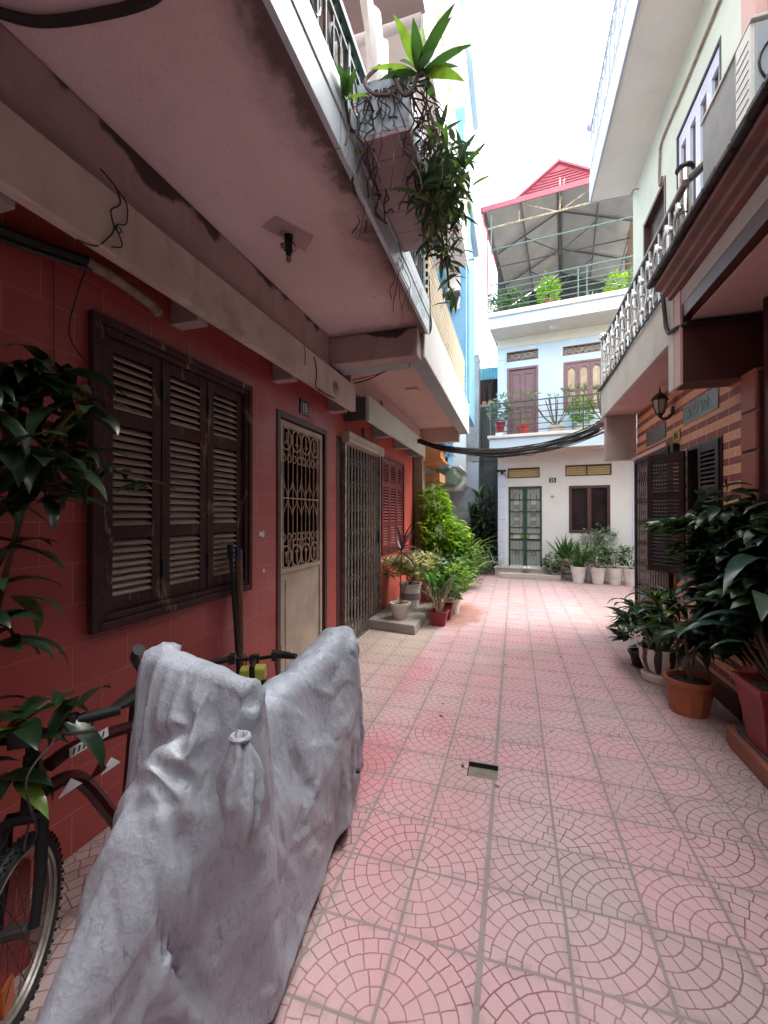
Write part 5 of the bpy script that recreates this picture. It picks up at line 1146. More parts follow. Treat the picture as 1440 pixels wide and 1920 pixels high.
# gathered spare cloth knotted at the front
m=MB(); vs=[];fs=[]; n=40;kk=22
for j in range(kk+1):
    t=j/kk; rr=.016+.068*math.sin(math.pi*min(1,t*.92))**.8
    for i in range(n):
        a=2*math.pi*i/n; r_=rr*(1+.38*mnoise.noise((math.cos(a)*1.6,math.sin(a)*1.6,t*2.2))+.20*math.cos(a*5+t*4)*min(1,t*2)+.30*abs(mnoise.noise((math.cos(a)*3,math.sin(a)*3,t*4)))-.10)
        vs.append((-.662+.02*t+r_*math.cos(a)*.62,.925-.03*t+r_*math.sin(a)*.5,1.0-.255*t+.012*math.sin(a*3)))
for j in range(kk):
    for i in range(n): fs.append((j*n+i,j*n+(i+1)%n,(j+1)*n+(i+1)%n,(j+1)*n+i))
fs+=[tuple(range(n)),tuple(kk*n+i for i in range(n-1,-1,-1))]
m.add(vs,fs); o=m.build('gathered_flap',m_tarp,cv,smooth='all'); q=o.modifiers.new('subd','SUBSURF'); q.levels=1; q.render_levels=1
m=MB(); m.tube([(-.662+.022*math.cos(t*.52),.925+.02*math.sin(t*.52),.99) for t in range(12)],.007,6,True); m.build('draw_hem',m_tarp,cv,smooth=True)
m=MB(); m.tube(crom([(-1.085,1.06,1.04),(-1.13,1.07,1.06),(-1.15,1.06,1.10),(-1.12,1.05,1.13)],4),[.012]*12+[.02],8); m.build('mirror_tip',m_black,cv,smooth=True)
m=MB(); m.tube([(-.80,2.02,.26),(-.755,2.04,.25)],.012,7); m.build('footpeg_tip',m_black,cv,smooth=True)
# ------------------------------------------------------------------ bicycles
def bicycle(label,org,yaw,steer,roll,r,fmat,accent,full):
    root=thing('bicycle',label,'bicycle',org,None)
    B=Matrix.Translation(org)@Matrix.Rotation(yaw,4,'Z')@Matrix.Rotation(roll,4,'Y'); S=B@Matrix.Translation((0,0,0))@Matrix.Rotation(steer,4,'Z')
    WB=r*3.1; hy=r*(.5 if full else 1.3)
    def wheel(Tm,y):
        m=MB(Tm); c=(0,y,r); rot=Matrix.Rotation(R(90),3,'Y')
        N_=56
        pts=[(0,y+(r-.022)*math.cos(2*math.pi*k/N_),r+(r-.022)*math.sin(2*math.pi*k/N_)) for k in range(N_)]
        m.tube(pts,.022,8,True)
        for k in range(N_*2):                # tread knobs
            a=math.pi*k/N_
            for s in (-1,1): m.beam((s*.012+.006*(k%2),y+(r-.003)*math.cos(a),r+(r-.003)*math.sin(a)),(s*.012+.006*(k%2),y+(r+.003)*math.cos(a),r+(r+.003)*math.sin(a)),.009,.007,(1,0,0))
        w_=m.build('wheel',m_black,root,smooth=True)
        m=MB(Tm); rr=r-.050
        for off,rad in ((-.011,rr),(.011,rr)): m.tube([(off,y+(rad+.010)*math.cos(2*math.pi*k/N_),r+(rad+.010)*math.sin(2*math.pi*k/N_)) for k in range(N_)],.0065,6,True)
        m.tube([(0,y+rr*math.cos(2*math.pi*k/N_),r+rr*math.sin(2*math.pi*k/N_)) for k in range(N_)],.009,6,True); m.build('rim',m_rim,w_,smooth=True)
        m=MB(Tm); m.tube([(-.035,y,r),(.035,y,r)],.020,10)
        for k in range(28):
            a=2*math.pi*k/28; b=a+.45*(1 if k%4<2 else -1); s=.025*(1 if k%2 else -1); m.tube([(s,y+.018*math.cos(b),r+.018*math.sin(b)),(0,y+rr*math.cos(a),r+rr*math.sin(a))],.0013,4)
        m.build('spokes',m_dksteel,w_)
        m=MB(Tm); a=R(250); m.box(-.006,.006,y+.6*r*math.cos(a)-.03,y+.6*r*math.cos(a)+.03,r+.6*r*math.sin(a)-.045,r+.6*r*math.sin(a)+.045); m.build('reflector',m_amber,w_,bevel=.008)
    wheel(S,0.)
    if full: wheel(B,WB)
    zt=r*2+.10 if full else r*2+.02; zh=zt+(.19 if full else .10)
    m=MB(S)
    for s in (-1,1): m.tube([(s*.05,0,r),(s*.052,hy*.3,r*1.5),(s*.05,hy*.55,r*2+.05)],[.014,.019,.019],8)
    m.tube([(-.05,hy*.55,r*2+.05),(.05,hy*.55,r*2+.05)],.021,8); m.tube([(0,hy*.55,r*2+.05),(0,hy*.75,zt)],.02,8); m.build('fork',fmat,root,smooth=True)
    m=MB(S); e_=0 if full else -.09
    m.tube([(0,hy*.75,zt-.02),(0,hy*.95,zt+.13+e_)],.024,10); m.tube([(0,hy*.95,zt+.13+e_),(0,hy*.95,zt+.19+e_),(0,hy*.55,zt+.21+e_)],.018,8); m.box(-.03,.03,hy*.5-.02,hy*.5+.03,zt+.185+e_,zt+.235+e_); st_=m.build('stem',fmat,root,smooth=True)
    m=MB(S); bw=.27
    m.tube(crom([(-bw,hy*.9,zh+.05),(-bw*.6,hy*.7,zh+.045),(-.06,hy*.5,zh+.02),(.06,hy*.5,zh+.02),(bw*.6,hy*.7,zh+.045),(bw,hy*.9,zh+.05)],5),.0125,8); hb=m.build('handlebar',m_blackiron,root,smooth=True)
    for s in (-1,1):
        m=MB(S); m.tube([(s*bw*.58,hy*.7,zh+.045),(s*bw*1.02,hy*.92,zh+.05)],.019,10); m.build('grip',m_black,hb,smooth=True)
        m=MB(S); m.tube(crom([(s*bw*.5,hy*.62,zh+.04),(s*bw*.52,hy*.2,zh+.03),(s*bw*.85,hy*.3,zh+.02)],5),.006,6); m.box(s*bw*.5-.02,s*bw*.5+.02,hy*.5,hy*.75,zh+.015,zh+.07); m.build('brake_lever',m_dksteel,hb,smooth=True)
        m=MB(S); m.tube(crom([(s*bw*.5,hy*.4,zh+.03),(s*bw*.35,-.10,zh-.03),(s*.11,-.09,zh-.20),(s*.04,-.02,zt-.10),(s*.02,hy*.5,r*2+.06)],7),.0035,5); m.build('brake_cable',m_cable,hb,smooth=True)
    if accent is m_lime:
        m=MB(S); m.box(-.08,.08,hy*.62,hy*.95,zh-.085,zh-.005); m.build('handlebar_pad',m_lime,hb,bevel=.012)
        return root
    m=MB(B); sx=WB*.62
    for off in (0.,):
        m.tube(crom([(0,hy*.95,zt+.09),(0,WB*.3,zt+.10),(0,sx,zt+.05)],5),.024,9); m.tube(crom([(0,hy*.85,zt+.02),(0,WB*.3,zt-.03),(0,WB*.52,r*1.05)],5),.026,9)
        m.tube([(0,sx,zt+.14),(0,WB*.52,r*1.05)],.018,8)
        for s in (-1,1): m.tube([(s*.015,sx,zt+.03),(s*.05,WB,r)],.010,6); m.tube([(s*.02,WB*.52,r*1.05),(s*.05,WB,r)],.010,6)
    fr=m.build('frame',accent,root,smooth=True)
    m=MB(B); m.box(.0235,.0265,WB*.22,WB*.42,zt+.085,zt+.118); m.build('decal',m_wht,fr)
    m=MB(B)
    for k in range(7): y=WB*.235+k*WB*.025; m.beam((.027,y,zt+.092),(.027,y+.008,zt+.112),.002,.006)
    m.build('decal_marks',m_inkd,fr)
    for a_,z_,mt in ((.16,-.012,m_wht),(.30,-.02,m_redpaint),(.37,-.03,m_wht)):
        m=MB(B); m.prism([(WB*a_,zt+z_-.012),(WB*(a_+.11),zt+z_-.012),(WB*(a_+.06),zt+z_+.028)],.004,'x',.0265); m.build('decal',mt,fr)
    m=MB(B); m.lathe([(0,0),(.10,0),(.10,.006),(0,.006)],(0.05,WB*.52,r*1.05),24,ax=Matrix.Rotation(R(90),3,'Y'),cap=False); m.tube([(.06,WB*.52,r*1.05),(.07,WB*.52+.10,r*1.05-.09),(.14,WB*.52+.10,r*1.05-.09)],.012,6); m.build('crankset',m_dksteel,root,smooth=True)
    m=MB(B); m.hull8([(-.02,sx-.12,zt+.15),(.02,sx-.12,zt+.15),(.07,sx+.10,zt+.15),(-.07,sx+.10,zt+.15)],[(-.015,sx-.12,zt+.18),(.015,sx-.12,zt+.18),(.06,sx+.10,zt+.20),(-.06,sx+.10,zt+.20)]); m.build('saddle',m_black,root,bevel=.02)
    return root
bicycle('black and dark red bicycle leaning beside the silver cover',(-1.47,.94,0),R(4),R(27),R(-3),.255,m_blackiron,m_redpaint,True)
bicycle('small bicycle with fluorescent yellow stem half hidden behind the silver cover',(-1.70,2.60,0),R(176),R(30),R(2),.225,m_blackiron,m_lime,False)
# poles leaning in the corner by the door
q=thing('bamboo_pole','short brown bamboo pole with blue taped end leaning below the window','pole',(-1.80,2.55,0))
m=MB(); m.tube([(-1.80,2.53,0.0),(-1.885,2.61,1.24)],.026,10)
for k in range(7): t=.1+k*.13; p=V(-1.80,2.53,0).lerp(V(-1.885,2.61,1.24),t); m.tube([p,p+V(-.0008,.0008,.012)],.0295,10)
m.build('cane',m_bamboo,q,smooth=True)
m=MB(); m.tube([(-1.885,2.61,1.235),(-1.889,2.614,1.30)],.0265,10); m.build('taped_end',m_bluecap,q,smooth=True)
m=MB(); m.tube([(-1.72,2.44,0),(-1.905,2.54,1.335)],.013,8); m.tube([(-1.893,2.533,1.25),(-1.905,2.54,1.34)],.02,8)
tag(m.build('broom_handle',m_blackiron,smooth=True),'thin dark broom handle leaning beside the bamboo pole','broom')
# ------------------------------------------------------------------ wires and fittings under the left canopy
m=MB(); m.tube(crom([(-1.715,1.40,3.05),(-1.675,1.44,2.99),(-1.672,1.46,2.93),(-1.672,1.415,2.87),(-1.672,1.43,2.80),(-1.673,1.40,2.74),(-1.69,1.36,2.685),(-1.72,1.30,2.68)],6),.0035,5)
m.tube(crom([(-1.675,1.44,2.99),(-1.670,1.49,2.95),(-1.671,1.49,2.86),(-1.671,1.44,2.82),(-1.671,1.47,2.75),(-1.675,1.42,2.715)],6),.003,5); m.tube([(-1.671,1.45+.016*math.cos(t*.7),2.81+.012*math.sin(t*.7)) for t in range(9)],.003,5,True)
tag(m.build('loose_wire',m_cable,smooth=True),'loose twisted wire dangling over the stained concrete lip','wire')
m=MB(); m.tube(crom([(-1.672,3.37,2.93),(-1.672,3.41,2.87),(-1.672,3.42,2.76),(-1.675,3.41,2.68),(-1.66,3.50,2.665),(-1.66,3.72,2.67),(-1.655,3.78,2.665),(-1.66,3.60,2.655),(-1.67,3.44,2.66)],6),.0045,5); m.tube(crom([(-1.672,3.19,2.95),(-1.672,3.21,2.89),(-1.673,3.21,2.80)],5),.003,5)
tag(m.build('loose_wire',m_cable,smooth=True),'loose wire looped beside the round lamp on the concrete lip','wire')
q=thing('wrapped_pipe','tape wrapped pipe stub end running along the dark wall top','pipe',(-1.88,1.3,2.6))
m=MB(); pth=crom([(-1.88,-.5,2.62),(-1.88,.6,2.60),(-1.885,1.05,2.63),(-1.89,1.30,2.68),(-1.88,1.48,2.72)],8); m.tube(pth,.024,8); m.tube([p+V(0,.01,-.03) for p in pth],.012,6); m.build('cable_run',m_black,q,smooth=True)
m=MB(); pth=crom([(-1.88,1.47,2.715),(-1.86,1.60,2.70),(-1.85,1.74,2.68),(-1.85,1.82,2.665),(-1.855,1.86,2.645)],8); m.tube(pth,[.026+.006*mnoise.noise((i*.9,0,0)) for i in range(len(pth))],10); m.build('wrapped_end',m_wrap,q,smooth=True)
m=MB(); m.tube(crom([(-1.88,1.47,2.69),(-1.90,1.44,2.55),(-1.915,1.42,2.35),(-1.90,1.55,2.22),(-1.885,1.72,2.14)],7),.0035,5); m.tube([(-1.922,1.35,2.66),(-1.922,1.36,2.0)],.002,4); m.build('hanging_wire',m_cable,q,smooth=True)
m=MB(); m.tube(crom([(-1.75,.95,3.27),(-1.60,1.06,3.275),(-1.35,1.12,3.285),(-1.16,1.14,3.296),(-1.10,1.10,3.298)],7),.017,7); tag(m.build('slack_cable',m_cable,smooth=True),'thick slack cable hanging under the near end of the soffit','cable')
# lamp holder hanging from a stained patch of soffit
q=thing('bulb_holder','bare wired bulb holder hanging from the stained pink soffit','lamp holder',(-1.35,2.36,3.2))
m=MB(); m.lathe([(0,-.0),(.05,-.001),(.05,-.008),(0,-.009)],(-1.35,2.36,3.299),18,cap=False); m.build('ceiling_rose',m_greypink,q,smooth=True)
m=MB(); m.lathe([(.016,-.13),(.02,-.10),(.021,-.06),(.026,-.055),(.026,-.02),(.03,-.005)],(-1.345,2.36,3.295),12); m.build('socket',m_black,q,smooth=True)
m=MB(); rg=random.Random(6)
for k in range(8): a=rg.uniform(0,6.28); m.tube(crom([(-1.345,2.36,3.28),(-1.345+.04*math.cos(a),2.36+.04*math.sin(a),3.26-rg.uniform(0,.04)),(-1.345+.05*math.cos(a+1),2.36+.05*math.sin(a+1),3.22),(-1.345+.02*math.cos(a+2),2.36+.02*math.sin(a+2),3.19)],4),.0022,4)
m.build('bare_wires',m_cable,q)
m=MB(); m.lathe([(.012,-.17),(.016,-.15),(.012,-.135)],(-1.345,2.36,3.295),10); m.build('bulb_stub',m_wrap,q,smooth=True)
m=MB(); m.add([(-1.47,2.25,3.2975),(-1.33,2.19,3.2975),(-1.20,2.42,3.2975),(-1.33,2.55,3.2975)],[(0,1,2,3)]); m.build('damp_patch',plaster('damp_patch_plaster',(.56,.43,.44),(.44,.33,.335),(.08,.055,.05),.7,False),q,recalc=False)
# coil of black cable on the wall
q=MB(); rg=random.Random(8)
for k in range(16): 
    r_=rg.uniform(.07,.10); ph=rg.uniform(-.3,.3); q.tube([(-1.82+rg.uniform(-.02,.02)+.02*math.cos(t*.52+ph),1.36+r_*.82*math.cos(t*.524),1.74+r_*math.sin(t*.524)+ph*.05) for t in range(12)],.005,5,True)
q.tube(crom([(-1.82,1.43,1.80),(-1.88,1.50,1.84),(-1.90,1.55,1.88)],5),.004,5); q.tube(crom([(-1.82,1.42,1.70),(-1.86,1.52,1.72),(-1.9,1.56,1.74)],5),.004,5)
tag(q.build('cable_coil',m_cable,smooth=True),'coil of black cable hung among leaves beside the brown window','cable')
# ------------------------------------------------------------------ plants
rp=random.Random(21)
U=rp.uniform
def cluster(m,c,n,L,wd,el=(-.2,.9),droop=(.8,1.8),prof='lance',spread=.03,az=(0,6.283),segs=5,fold=.25):
    for k in range(n):
        a=az[0]+(az[1]-az[0])*((k+U(0,.8))/n); leaf(m,(c[0]+U(-spread,spread),c[1]+U(-spread,spread),c[2]+U(-spread,spread)),a,U(*el),L*U(.7,1.15),wd*U(.75,1.15),U(*droop),fold,prof,segs,U(-.4,.4),rp,U(-.5,.5))
def bush(m,c,rad,n,L,wd,prof='ovate',segs=3,top=1.,inner=.35,fold=.2):
    for k in range(n):
        a=U(0,6.283); ph=math.acos(U(-.95,1)); r_=U(inner,1)**.6
        g=1+.35*mnoise.noise((math.cos(a)*1.3,math.sin(a)*1.3,ph*1.4+c[0]*7))
        p=(c[0]+rad[0]*r_*g*math.sin(ph)*math.cos(a),c[1]+rad[1]*r_*g*math.sin(ph)*math.sin(a),c[2]+rad[2]*r_*g*math.cos(ph))
        leaf(m,p,math.pi/2-a+U(-.9,.9),U(-.5,.7),L*U(.6,1.2),wd*U(.7,1.2),U(.3,1.3),fold,prof,segs,U(-.7,.7),rp)
def plant(label,loc,cat='potted plant',group=None,name='potted_plant'): return thing(name,label,cat,loc,group)
def stems(root,paths,mat,n=6):
    for pts,r_ in paths: m=MB(); m.tube(crom(pts,5),r_,n); m.build('stem',mat,root,smooth=True)
# 1 big leafy plant at the left edge
q=plant('tall leafy plant drooping in front of the brown louvred window at the left edge',(-1.72,.88,0))
m=MB(); m.box(-1.92,-1.60,.72,1.06,0,.36); m.build('tiled_block',m_salmon,q,bevel=.004)
pot(q,(-1.74,.90,.36),.085,.12,.26,m_bluegrey)
ct=[(-1.58,1.02,2.02),(-1.50,1.13,1.93),(-1.60,.93,1.88),(-1.50,1.04,1.74),(-1.60,1.20,1.80),(-1.58,1.08,1.62),(-1.62,1.0,1.45),(-1.58,.95,1.30),(-1.62,.99,1.14),(-1.55,.98,.88),(-1.46,1.08,.90),(-1.56,.97,.72),(-1.60,1.43,1.72),(-1.60,1.58,1.70),(-1.60,1.30,1.76)]
cn=[15,14,13,13,11,13,9,8,8,8,7,8,3,4,3]
ct+=[(-1.62,.86,1.98),(-1.55,.90,1.75),(-1.68,1.06,1.90),(-1.66,.90,1.62),(-1.55,1.10,2.06),(-1.6,.90,1.2),(-1.62,.86,.95)]; cn+=[13,12,12,10,8,8,8]
stems(q,[([(-1.74,.9,.6),(-1.72,.92,1.0),(-1.66,.96,1.5),(-1.6,1.02,2.0)],.011),([(-1.72,.92,.7),(-1.64,.97,1.2),(-1.56,1.04,1.7),(-1.5,1.12,1.92)],.009),([(-1.66,.97,1.6),(-1.63,1.18,1.76),(-1.60,1.42,1.73),(-1.60,1.62,1.70)],.005),([(-1.74,.9,.6),(-1.62,.95,.8),(-1.5,1.05,.92)],.007)],m_stem)
m=MB()
for c,n_ in zip(ct,cn): cluster(m,c,n_,.215 if n_>4 else .13,.062 if n_>4 else .045,(-.6,.5),(.9,2.0),'lance',.035)
m.build('foliage',m_lfdark,q,recalc=False,smooth='all')
# 2 plants overgrowing the hanging planter: part of the planter
stems(pb,[([(-.62,2.2,3.72),(-.60,2.06,3.80),(-.52,2.0,3.60),(-.48,2.02,3.62),(-.46,2.08,3.76)],.010),([(-.72,2.1,3.75),(-.80,2.0,3.66),(-.86,1.98,3.55)],.006),([(-.66,2.08,3.86),(-.72,2.02,3.74),(-.66,1.98,3.62),(-.58,1.99,3.60)],.009),([(-.776,2.02,3.50),(-.772,1.95,3.46),(-.768,1.88,3.52)],.008),([(-.776,1.96,3.56),(-.77,1.92,3.40),(-.775,1.90,3.33)],.005),([(-.5,2.5,3.68),(-.44,2.5,3.5),(-.36,2.5,3.42),(-.27,2.45,3.5)],.01),([(-.5,2.9,3.6),(-.46,3.0,3.35),(-.44,3.0,3.15)],.008)],m_root)
m=MB()
for a,e,L,dr in ((.4,1.25,.30,.25),(1.9,.95,.29,.5),(-1.0,1.0,.24,.35),(2.3,.35,.27,.95),(-1.8,.35,.26,.6),(-2.2,-.25,.24,.7),(2.6,-.35,.24,.5),(.2,.5,.22,.8),(1.2,.15,.24,.9),(3.1,.7,.20,.6),(.9,.7,.28,.5),(-.5,.7,.26,.5),(1.5,.55,.30,.6),(-2.6,.8,.24,.4),(.0,1.45,.30,.1)): leaf(m,(-.455+U(-.01,.01),2.09,3.77+U(-.04,.01)),a,e,L,.060,dr,.22,'lance',6,U(-.3,.3),rp)
cluster(m,(-.768,1.87,3.53),11,.12,.036,(.0,1.3),(.3,1.2),'lance',.008)
m.build('rosette_leaves',leafmat('orchid_green_leaf',(.045,.12,.02),(.07,.17,.03),(.24,.42,.03),.35,.35,.72),pb,recalc=False,smooth='all')
m=MB()
for k in range(60):
    t=U(0,1)**1.3; c=(-.46+U(-.06,.17),2.25+.62*t+U(-.1,.1),3.62-.42*U(0,1)+.05); cluster(m,c,6,.15,.028,(-1.0,.9),(.2,1.6),'lance',.03,segs=4)
cluster(m,(-.27,2.42,3.5),9,.17,.036,(-.6,1.2),(.2,1.2),'lance',.02); cluster(m,(-.30,2.55,3.35),8,.17,.034,(-1.2,.5),(.2,1.2),'lance',.02)
for c in ((-.44,2.98,3.18),(-.43,2.95,3.05),(-.46,2.9,3.3)): cluster(m,c,6,.14,.04,(-1.2,.4),(.4,1.4),'lance',.03)
for c in ((-.80,2.1,3.42),(-.86,2.03,3.45),(-.80,2.05,3.30)): cluster(m,c,4,.08,.025,(-1.2,.2),(.2,1.2),'lance',.02)
m.build('trailing_leaves',leafmat('shaded_trailing_leaf',(.035,.08,.035),(.08,.14,.07),(.16,.30,.05),.4,.3,.80),pb,recalc=False,smooth='all')
m=MB()
for k in range(130):
    t=U(0,1); p=V(U(-.53,-.42),2.05+.98*t,3.74+U(-.05,.05)) if k%4 else V(U(-.78,-.5),2.045,3.7)
    if k>110: p=V(-.79,2.1+.3*U(0,1),3.6)
    L=U(.12,.55); pts=[p]
    for s in range(6): p=p+V(U(-.05,.05),U(-.05,.05),-L/6*U(.2,1.5)); pts.append(p)
    m.tube(crom(pts,3),U(.0018,.0055),4)
m.build('dry_roots',m_root,pb)
m=MB()
for k in range(60):
    c=(U(-.50,-.38),U(2.1,3.0),U(3.15,3.72)); leaf(m,c,U(0,6.3),U(-1.5,-.4),U(.06,.12),.022,.4,.3,'lance',3,U(-1,1),rp)
m.build('withered_leaves',m_lfpurple,pb,recalc=False)
m=MB(); p=V(-.79,2.95,3.5)
for k in range(5):
    p=V(-.80+U(-.02,.03),2.93+U(-.15,.15),3.45); pts=[p]
    for s in range(7): p=p+V(U(-.03,.03),U(-.03,.05),-.06); pts.append(p)
    m.tube(crom(pts,3),.003,4)
m.build('hanging_vine',m_root,pb)
# 3 pots beside the coral wall
q=plant('cream pot of thin purple cordyline on the near end of the stone ledge',(-1.52,5.72,.12))
pot(q,(-1.52,5.72,.12),.095,.135,.215,m_potcream); stems(q,[([(-1.52,5.72,.3),(-1.51,5.72,.7),(-1.50,5.73,1.03)],.011),([(-1.50,5.73,.3),(-1.44,5.75,.6),(-1.42,5.78,.75)],.007)],m_stem)
m=MB(); cluster(m,(-1.50,5.73,1.06),26,.44,.036,(-.2,1.3),(.6,1.8),'strap',.02); cluster(m,(-1.50,5.73,1.02),6,.30,.03,(-.6,.2),(.6,1.2),'strap',.01); m.build('foliage',m_lfpurple,q,recalc=False,smooth='all')
q=plant('white bucket of cream and yellow croton against the coral wall',(-1.55,6.45,.12))
pot(q,(-1.55,6.45,.12),.13,.165,.37,m_potwhite); m=MB(); m.lathe([(.1475,.13),(.1565,.23)],(-1.55,6.45,.12),24,cap=False); m.build('printed_label',simple('blurred_grey_label',(.34,.30,.31),(.2,.18,.19),.5,40,bump=0),q,smooth='all',recalc=False)
stems(q,[([(-1.55,6.45,.45),(-1.55+a,6.45+b,.7)],.008) for a,b in ((.1,.1),(-.12,.05),(.05,-.14),(-.06,-.1))],m_stem)
m=MB()
for k in range(75): cluster(m,(-1.52+U(-.34,.30),6.35+U(-.32,.3),.76+U(-.16,.16)),8,.16,.042,(.0,1.1),(.4,1.5),'lance',.02,segs=3)
m.build('foliage',m_lfyel,q,recalc=False)
q=plant('brown clay pot with shaded leaves behind the white bucket',(-1.36,6.98,.12)); pot(q,(-1.36,6.98,.12),.13,.165,.33,m_potbrick); m=MB(); bush(m,(-1.36,6.98,.72),(.22,.22,.22),160,.12,.045); m.build('foliage',m_lfmid,q,recalc=False)
q=plant('low cream pot at the far end of the stone ledge',(-1.27,7.28,.12)); pot(q,(-1.27,7.28,.12),.11,.14,.2,m_potcream); m=MB(); bush(m,(-1.25,7.25,.5),(.2,.2,.2),140,.11,.04); m.build('foliage',m_lfmid,q,recalc=False)
q=plant('square red pot of broad green leaves and straw coloured stalks on the paving',(-1.02,5.98,0))
pot(q,(-1.02,5.98,0),.125,.168,.20,m_potred,4,1)
m=MB()
for k in range(16): a=U(-.08,.08);b=U(-.07,.07); m.tube(crom([(-1.02+a*.6,5.98+b*.6,.16),(-1.02+a*1.6,5.98+b*1.6,.36),(-1.02+a*(2.6+U(0,1.5)),5.98+b*2.6,.48+U(0,.12))],4),U(.006,.011),5)
m.build('dry_stalks',m_straw,q,smooth=True)
m=MB()
for k in range(16): leaf(m,(-1.02+U(-.10,.12),5.98+U(-.1,.1),.34+U(0,.12)),U(0,6.28),U(.9,1.4),U(.32,.44),U(.09,.125),U(.3,1.0),.2,'paddle',7,U(-.4,.4),rp)
m.build('broad_leaves',leafmat('arum_green_leaf',(.10,.27,.03),(.16,.36,.04),(.05,.15,.03),.35,.4,.7),q,recalc=False,smooth='all')
m=MB()
for k in range(26): leaf(m,(-1.06+U(-.10,.1),5.98+U(-.1,.1),.30+U(0,.2)),U(2.6,6.0),U(.3,1.1),U(.25,.4),.018,U(.5,1.3),.2,'strap',5,U(-.5,.5),rp)
m.build('narrow_leaves',m_lfgrey,q,recalc=False)
q=plant('second red pot half hidden behind the square red one',(-.99,6.36,0)); pot(q,(-.99,6.36,0),.11,.15,.22,m_potred,4,1); m=MB(); bush(m,(-1.0,6.4,.46),(.2,.2,.22),180,.12,.05); cluster(m,(-1.02,6.36,.35),12,.34,.08,(.7,1.3),(.5,1.3),'paddle',.05); m.build('foliage',m_lfmid,q,recalc=False)
q=plant('white tapered pot of lime green leaves on the red soil stain',(-.93,6.74,0)); pot(q,(-.93,6.74,0),.09,.13,.27,m_potwhite)
m=MB(); bush(m,(-.86,6.72,.56),(.20,.22,.27),300,.10,.042); m.build('foliage',leafmat('sunny_lime_leaf',(.20,.38,.03),(.28,.46,.05),(.10,.24,.03),.42,.45,.7),q,recalc=False)
q=plant('wide pot of darker leaves behind the lime green plant',(-1.02,7.25,0)); pot(q,(-1.02,7.25,0),.12,.16,.25,m_potcream); m=MB(); bush(m,(-.95,7.2,.62),(.27,.3,.28),330,.12,.06); m.build('foliage',m_lfmid,q,recalc=False)
# 4 tall bush and companions beyond the coral house
q=plant('tall lime topped bushy shrub beyond the coral house',(-1.45,8.75,0),'shrub',name='shrub')
pot(q,(-1.45,8.8,0),.2,.26,.35,m_potbrick)
stems(q,[([(-1.45,8.8,.3),(-1.5+a,8.75+b,1.0),(-1.52+2*a,8.7+b,1.6+c)],.016) for a,b,c in ((0,0,.3),(.12,.1,0),(-.12,-.1,-.1),(.2,-.1,-.3),(-.1,.15,.1))],m_stem)
m=MB()
for c,rd,n_ in (((-1.56,8.5,1.70),(.32,.3,.46),800),((-1.46,8.45,1.2),(.48,.42,.48),900),((-1.12,8.75,1.12),(.26,.35,.30),330),((-1.72,8.5,1.35),(.2,.3,.5),260)): bush(m,c,rd,n_,.125,.058,'ovate',3)
m.build('upper_foliage',m_lfbright,q,recalc=False)
m=MB()
for c,rd,n_ in (((-1.40,8.45,.75),(.42,.38,.42),620),((-1.05,8.6,.70),(.3,.3,.42),380),((-1.60,8.4,.55),(.3,.3,.4),260)): bush(m,c,rd,n_,.135,.058,'ovate',3)
m.build('lower_foliage',m_lfbush,q,recalc=False)
q=plant('arching palm like clump at the right of the tall bush',(-1.0,9.25,0),'shrub',name='shrub')
m=MB()
for k in range(46): leaf(m,(-1.02+U(-.18,.12),9.2+U(-.15,.15),.1+U(0,.45)),U(0,6.28),U(.8,1.45),U(.65,1.15),U(.04,.075),U(1.2,2.4),.25,'strap',8,U(-.3,.3),rp)
m.build('arching_leaves',leafmat('palm_yellow_green_leaf',(.17,.30,.05),(.26,.38,.08),(.40,.45,.16),.42,.4,.8),q,recalc=False,smooth='all')
m=MB(); bush(m,(-.98,9.2,.5),(.32,.34,.48),420,.16,.03,'lance',3); m.build('lower_leaves',m_lfbush,q,recalc=False)
q=plant('pale spray of grassy leaves at the foot of the black wall',(-.66,11.35,0),'shrub',name='shrub')
m=MB()
for k in range(110): leaf(m,(-.72+U(-.32,.22),11.4+U(-.2,.15),.05+U(0,.25)),U(0,6.28),U(.5,1.4),U(.35,.7),U(.02,.04),U(1.0,2.4),.2,'strap',6,0,rp)
m.build('grassy_leaves',m_lfgrey,q,recalc=False)
q=plant('dark tall dracaena thicket against the black wall',(-.80,12.3,0),'shrub',name='shrub')
stems(q,[([(-.9+a,12.3,0),(-.88+a,12.25,1.0),(-.85+a*1.5,12.2,1.9)],.02) for a in (-.25,-.05,.15,.3)],m_stem)
m=MB()
for c,n_ in (((-.90,12.1,2.05),16),((-.68,12.1,1.75),16),((-1.05,12.1,1.55),16),((-.75,12.0,1.3),18),((-.98,11.95,1.05),18),((-.66,11.95,.9),18),((-.85,11.9,.65),18),((-1.1,11.9,.75),14),((-.6,12,2.05),10)): cluster(m,c,n_,.55,.07,(-.1,1.3),(1.0,2.2),'strap',.06,segs=6)
m.build('strap_leaves',leafmat('thicket_dark_leaf',(.025,.07,.03),(.05,.11,.05),(.30,.32,.06),.38,.25,.95),q,recalc=False,smooth='all')
m=MB(); bush(m,(-.85,12.15,.9),(.42,.3,.95),520,.18,.06); m.build('inner_leaves',m_lfdeep,q,recalc=False)
q=plant('leafy tub on top of the orange canopy',(-1.62,8.95,2.8)); 
m=MB(); m.box(-1.85,-1.42,8.5,9.25,2.802,2.95); m.build('pot',m_orange,q,bevel=.01)
m=MB(); bush(m,(-1.60,8.8,3.2),(.26,.35,.30),420,.10,.04); m.build('foliage',m_lfgrey,q,recalc=False)
m=MB()
for k in range(30):
    p=V(-1.44+U(-.05,.08),8.5+U(0,.75),2.96); pts=[p]
    for s in range(5): p=p+V(U(-.02,.05),U(-.04,.04),-U(.0,.07)); pts.append(p)
    m.tube(crom(pts,3),.005,4)
m.build('dry_stem',m_stem,q)
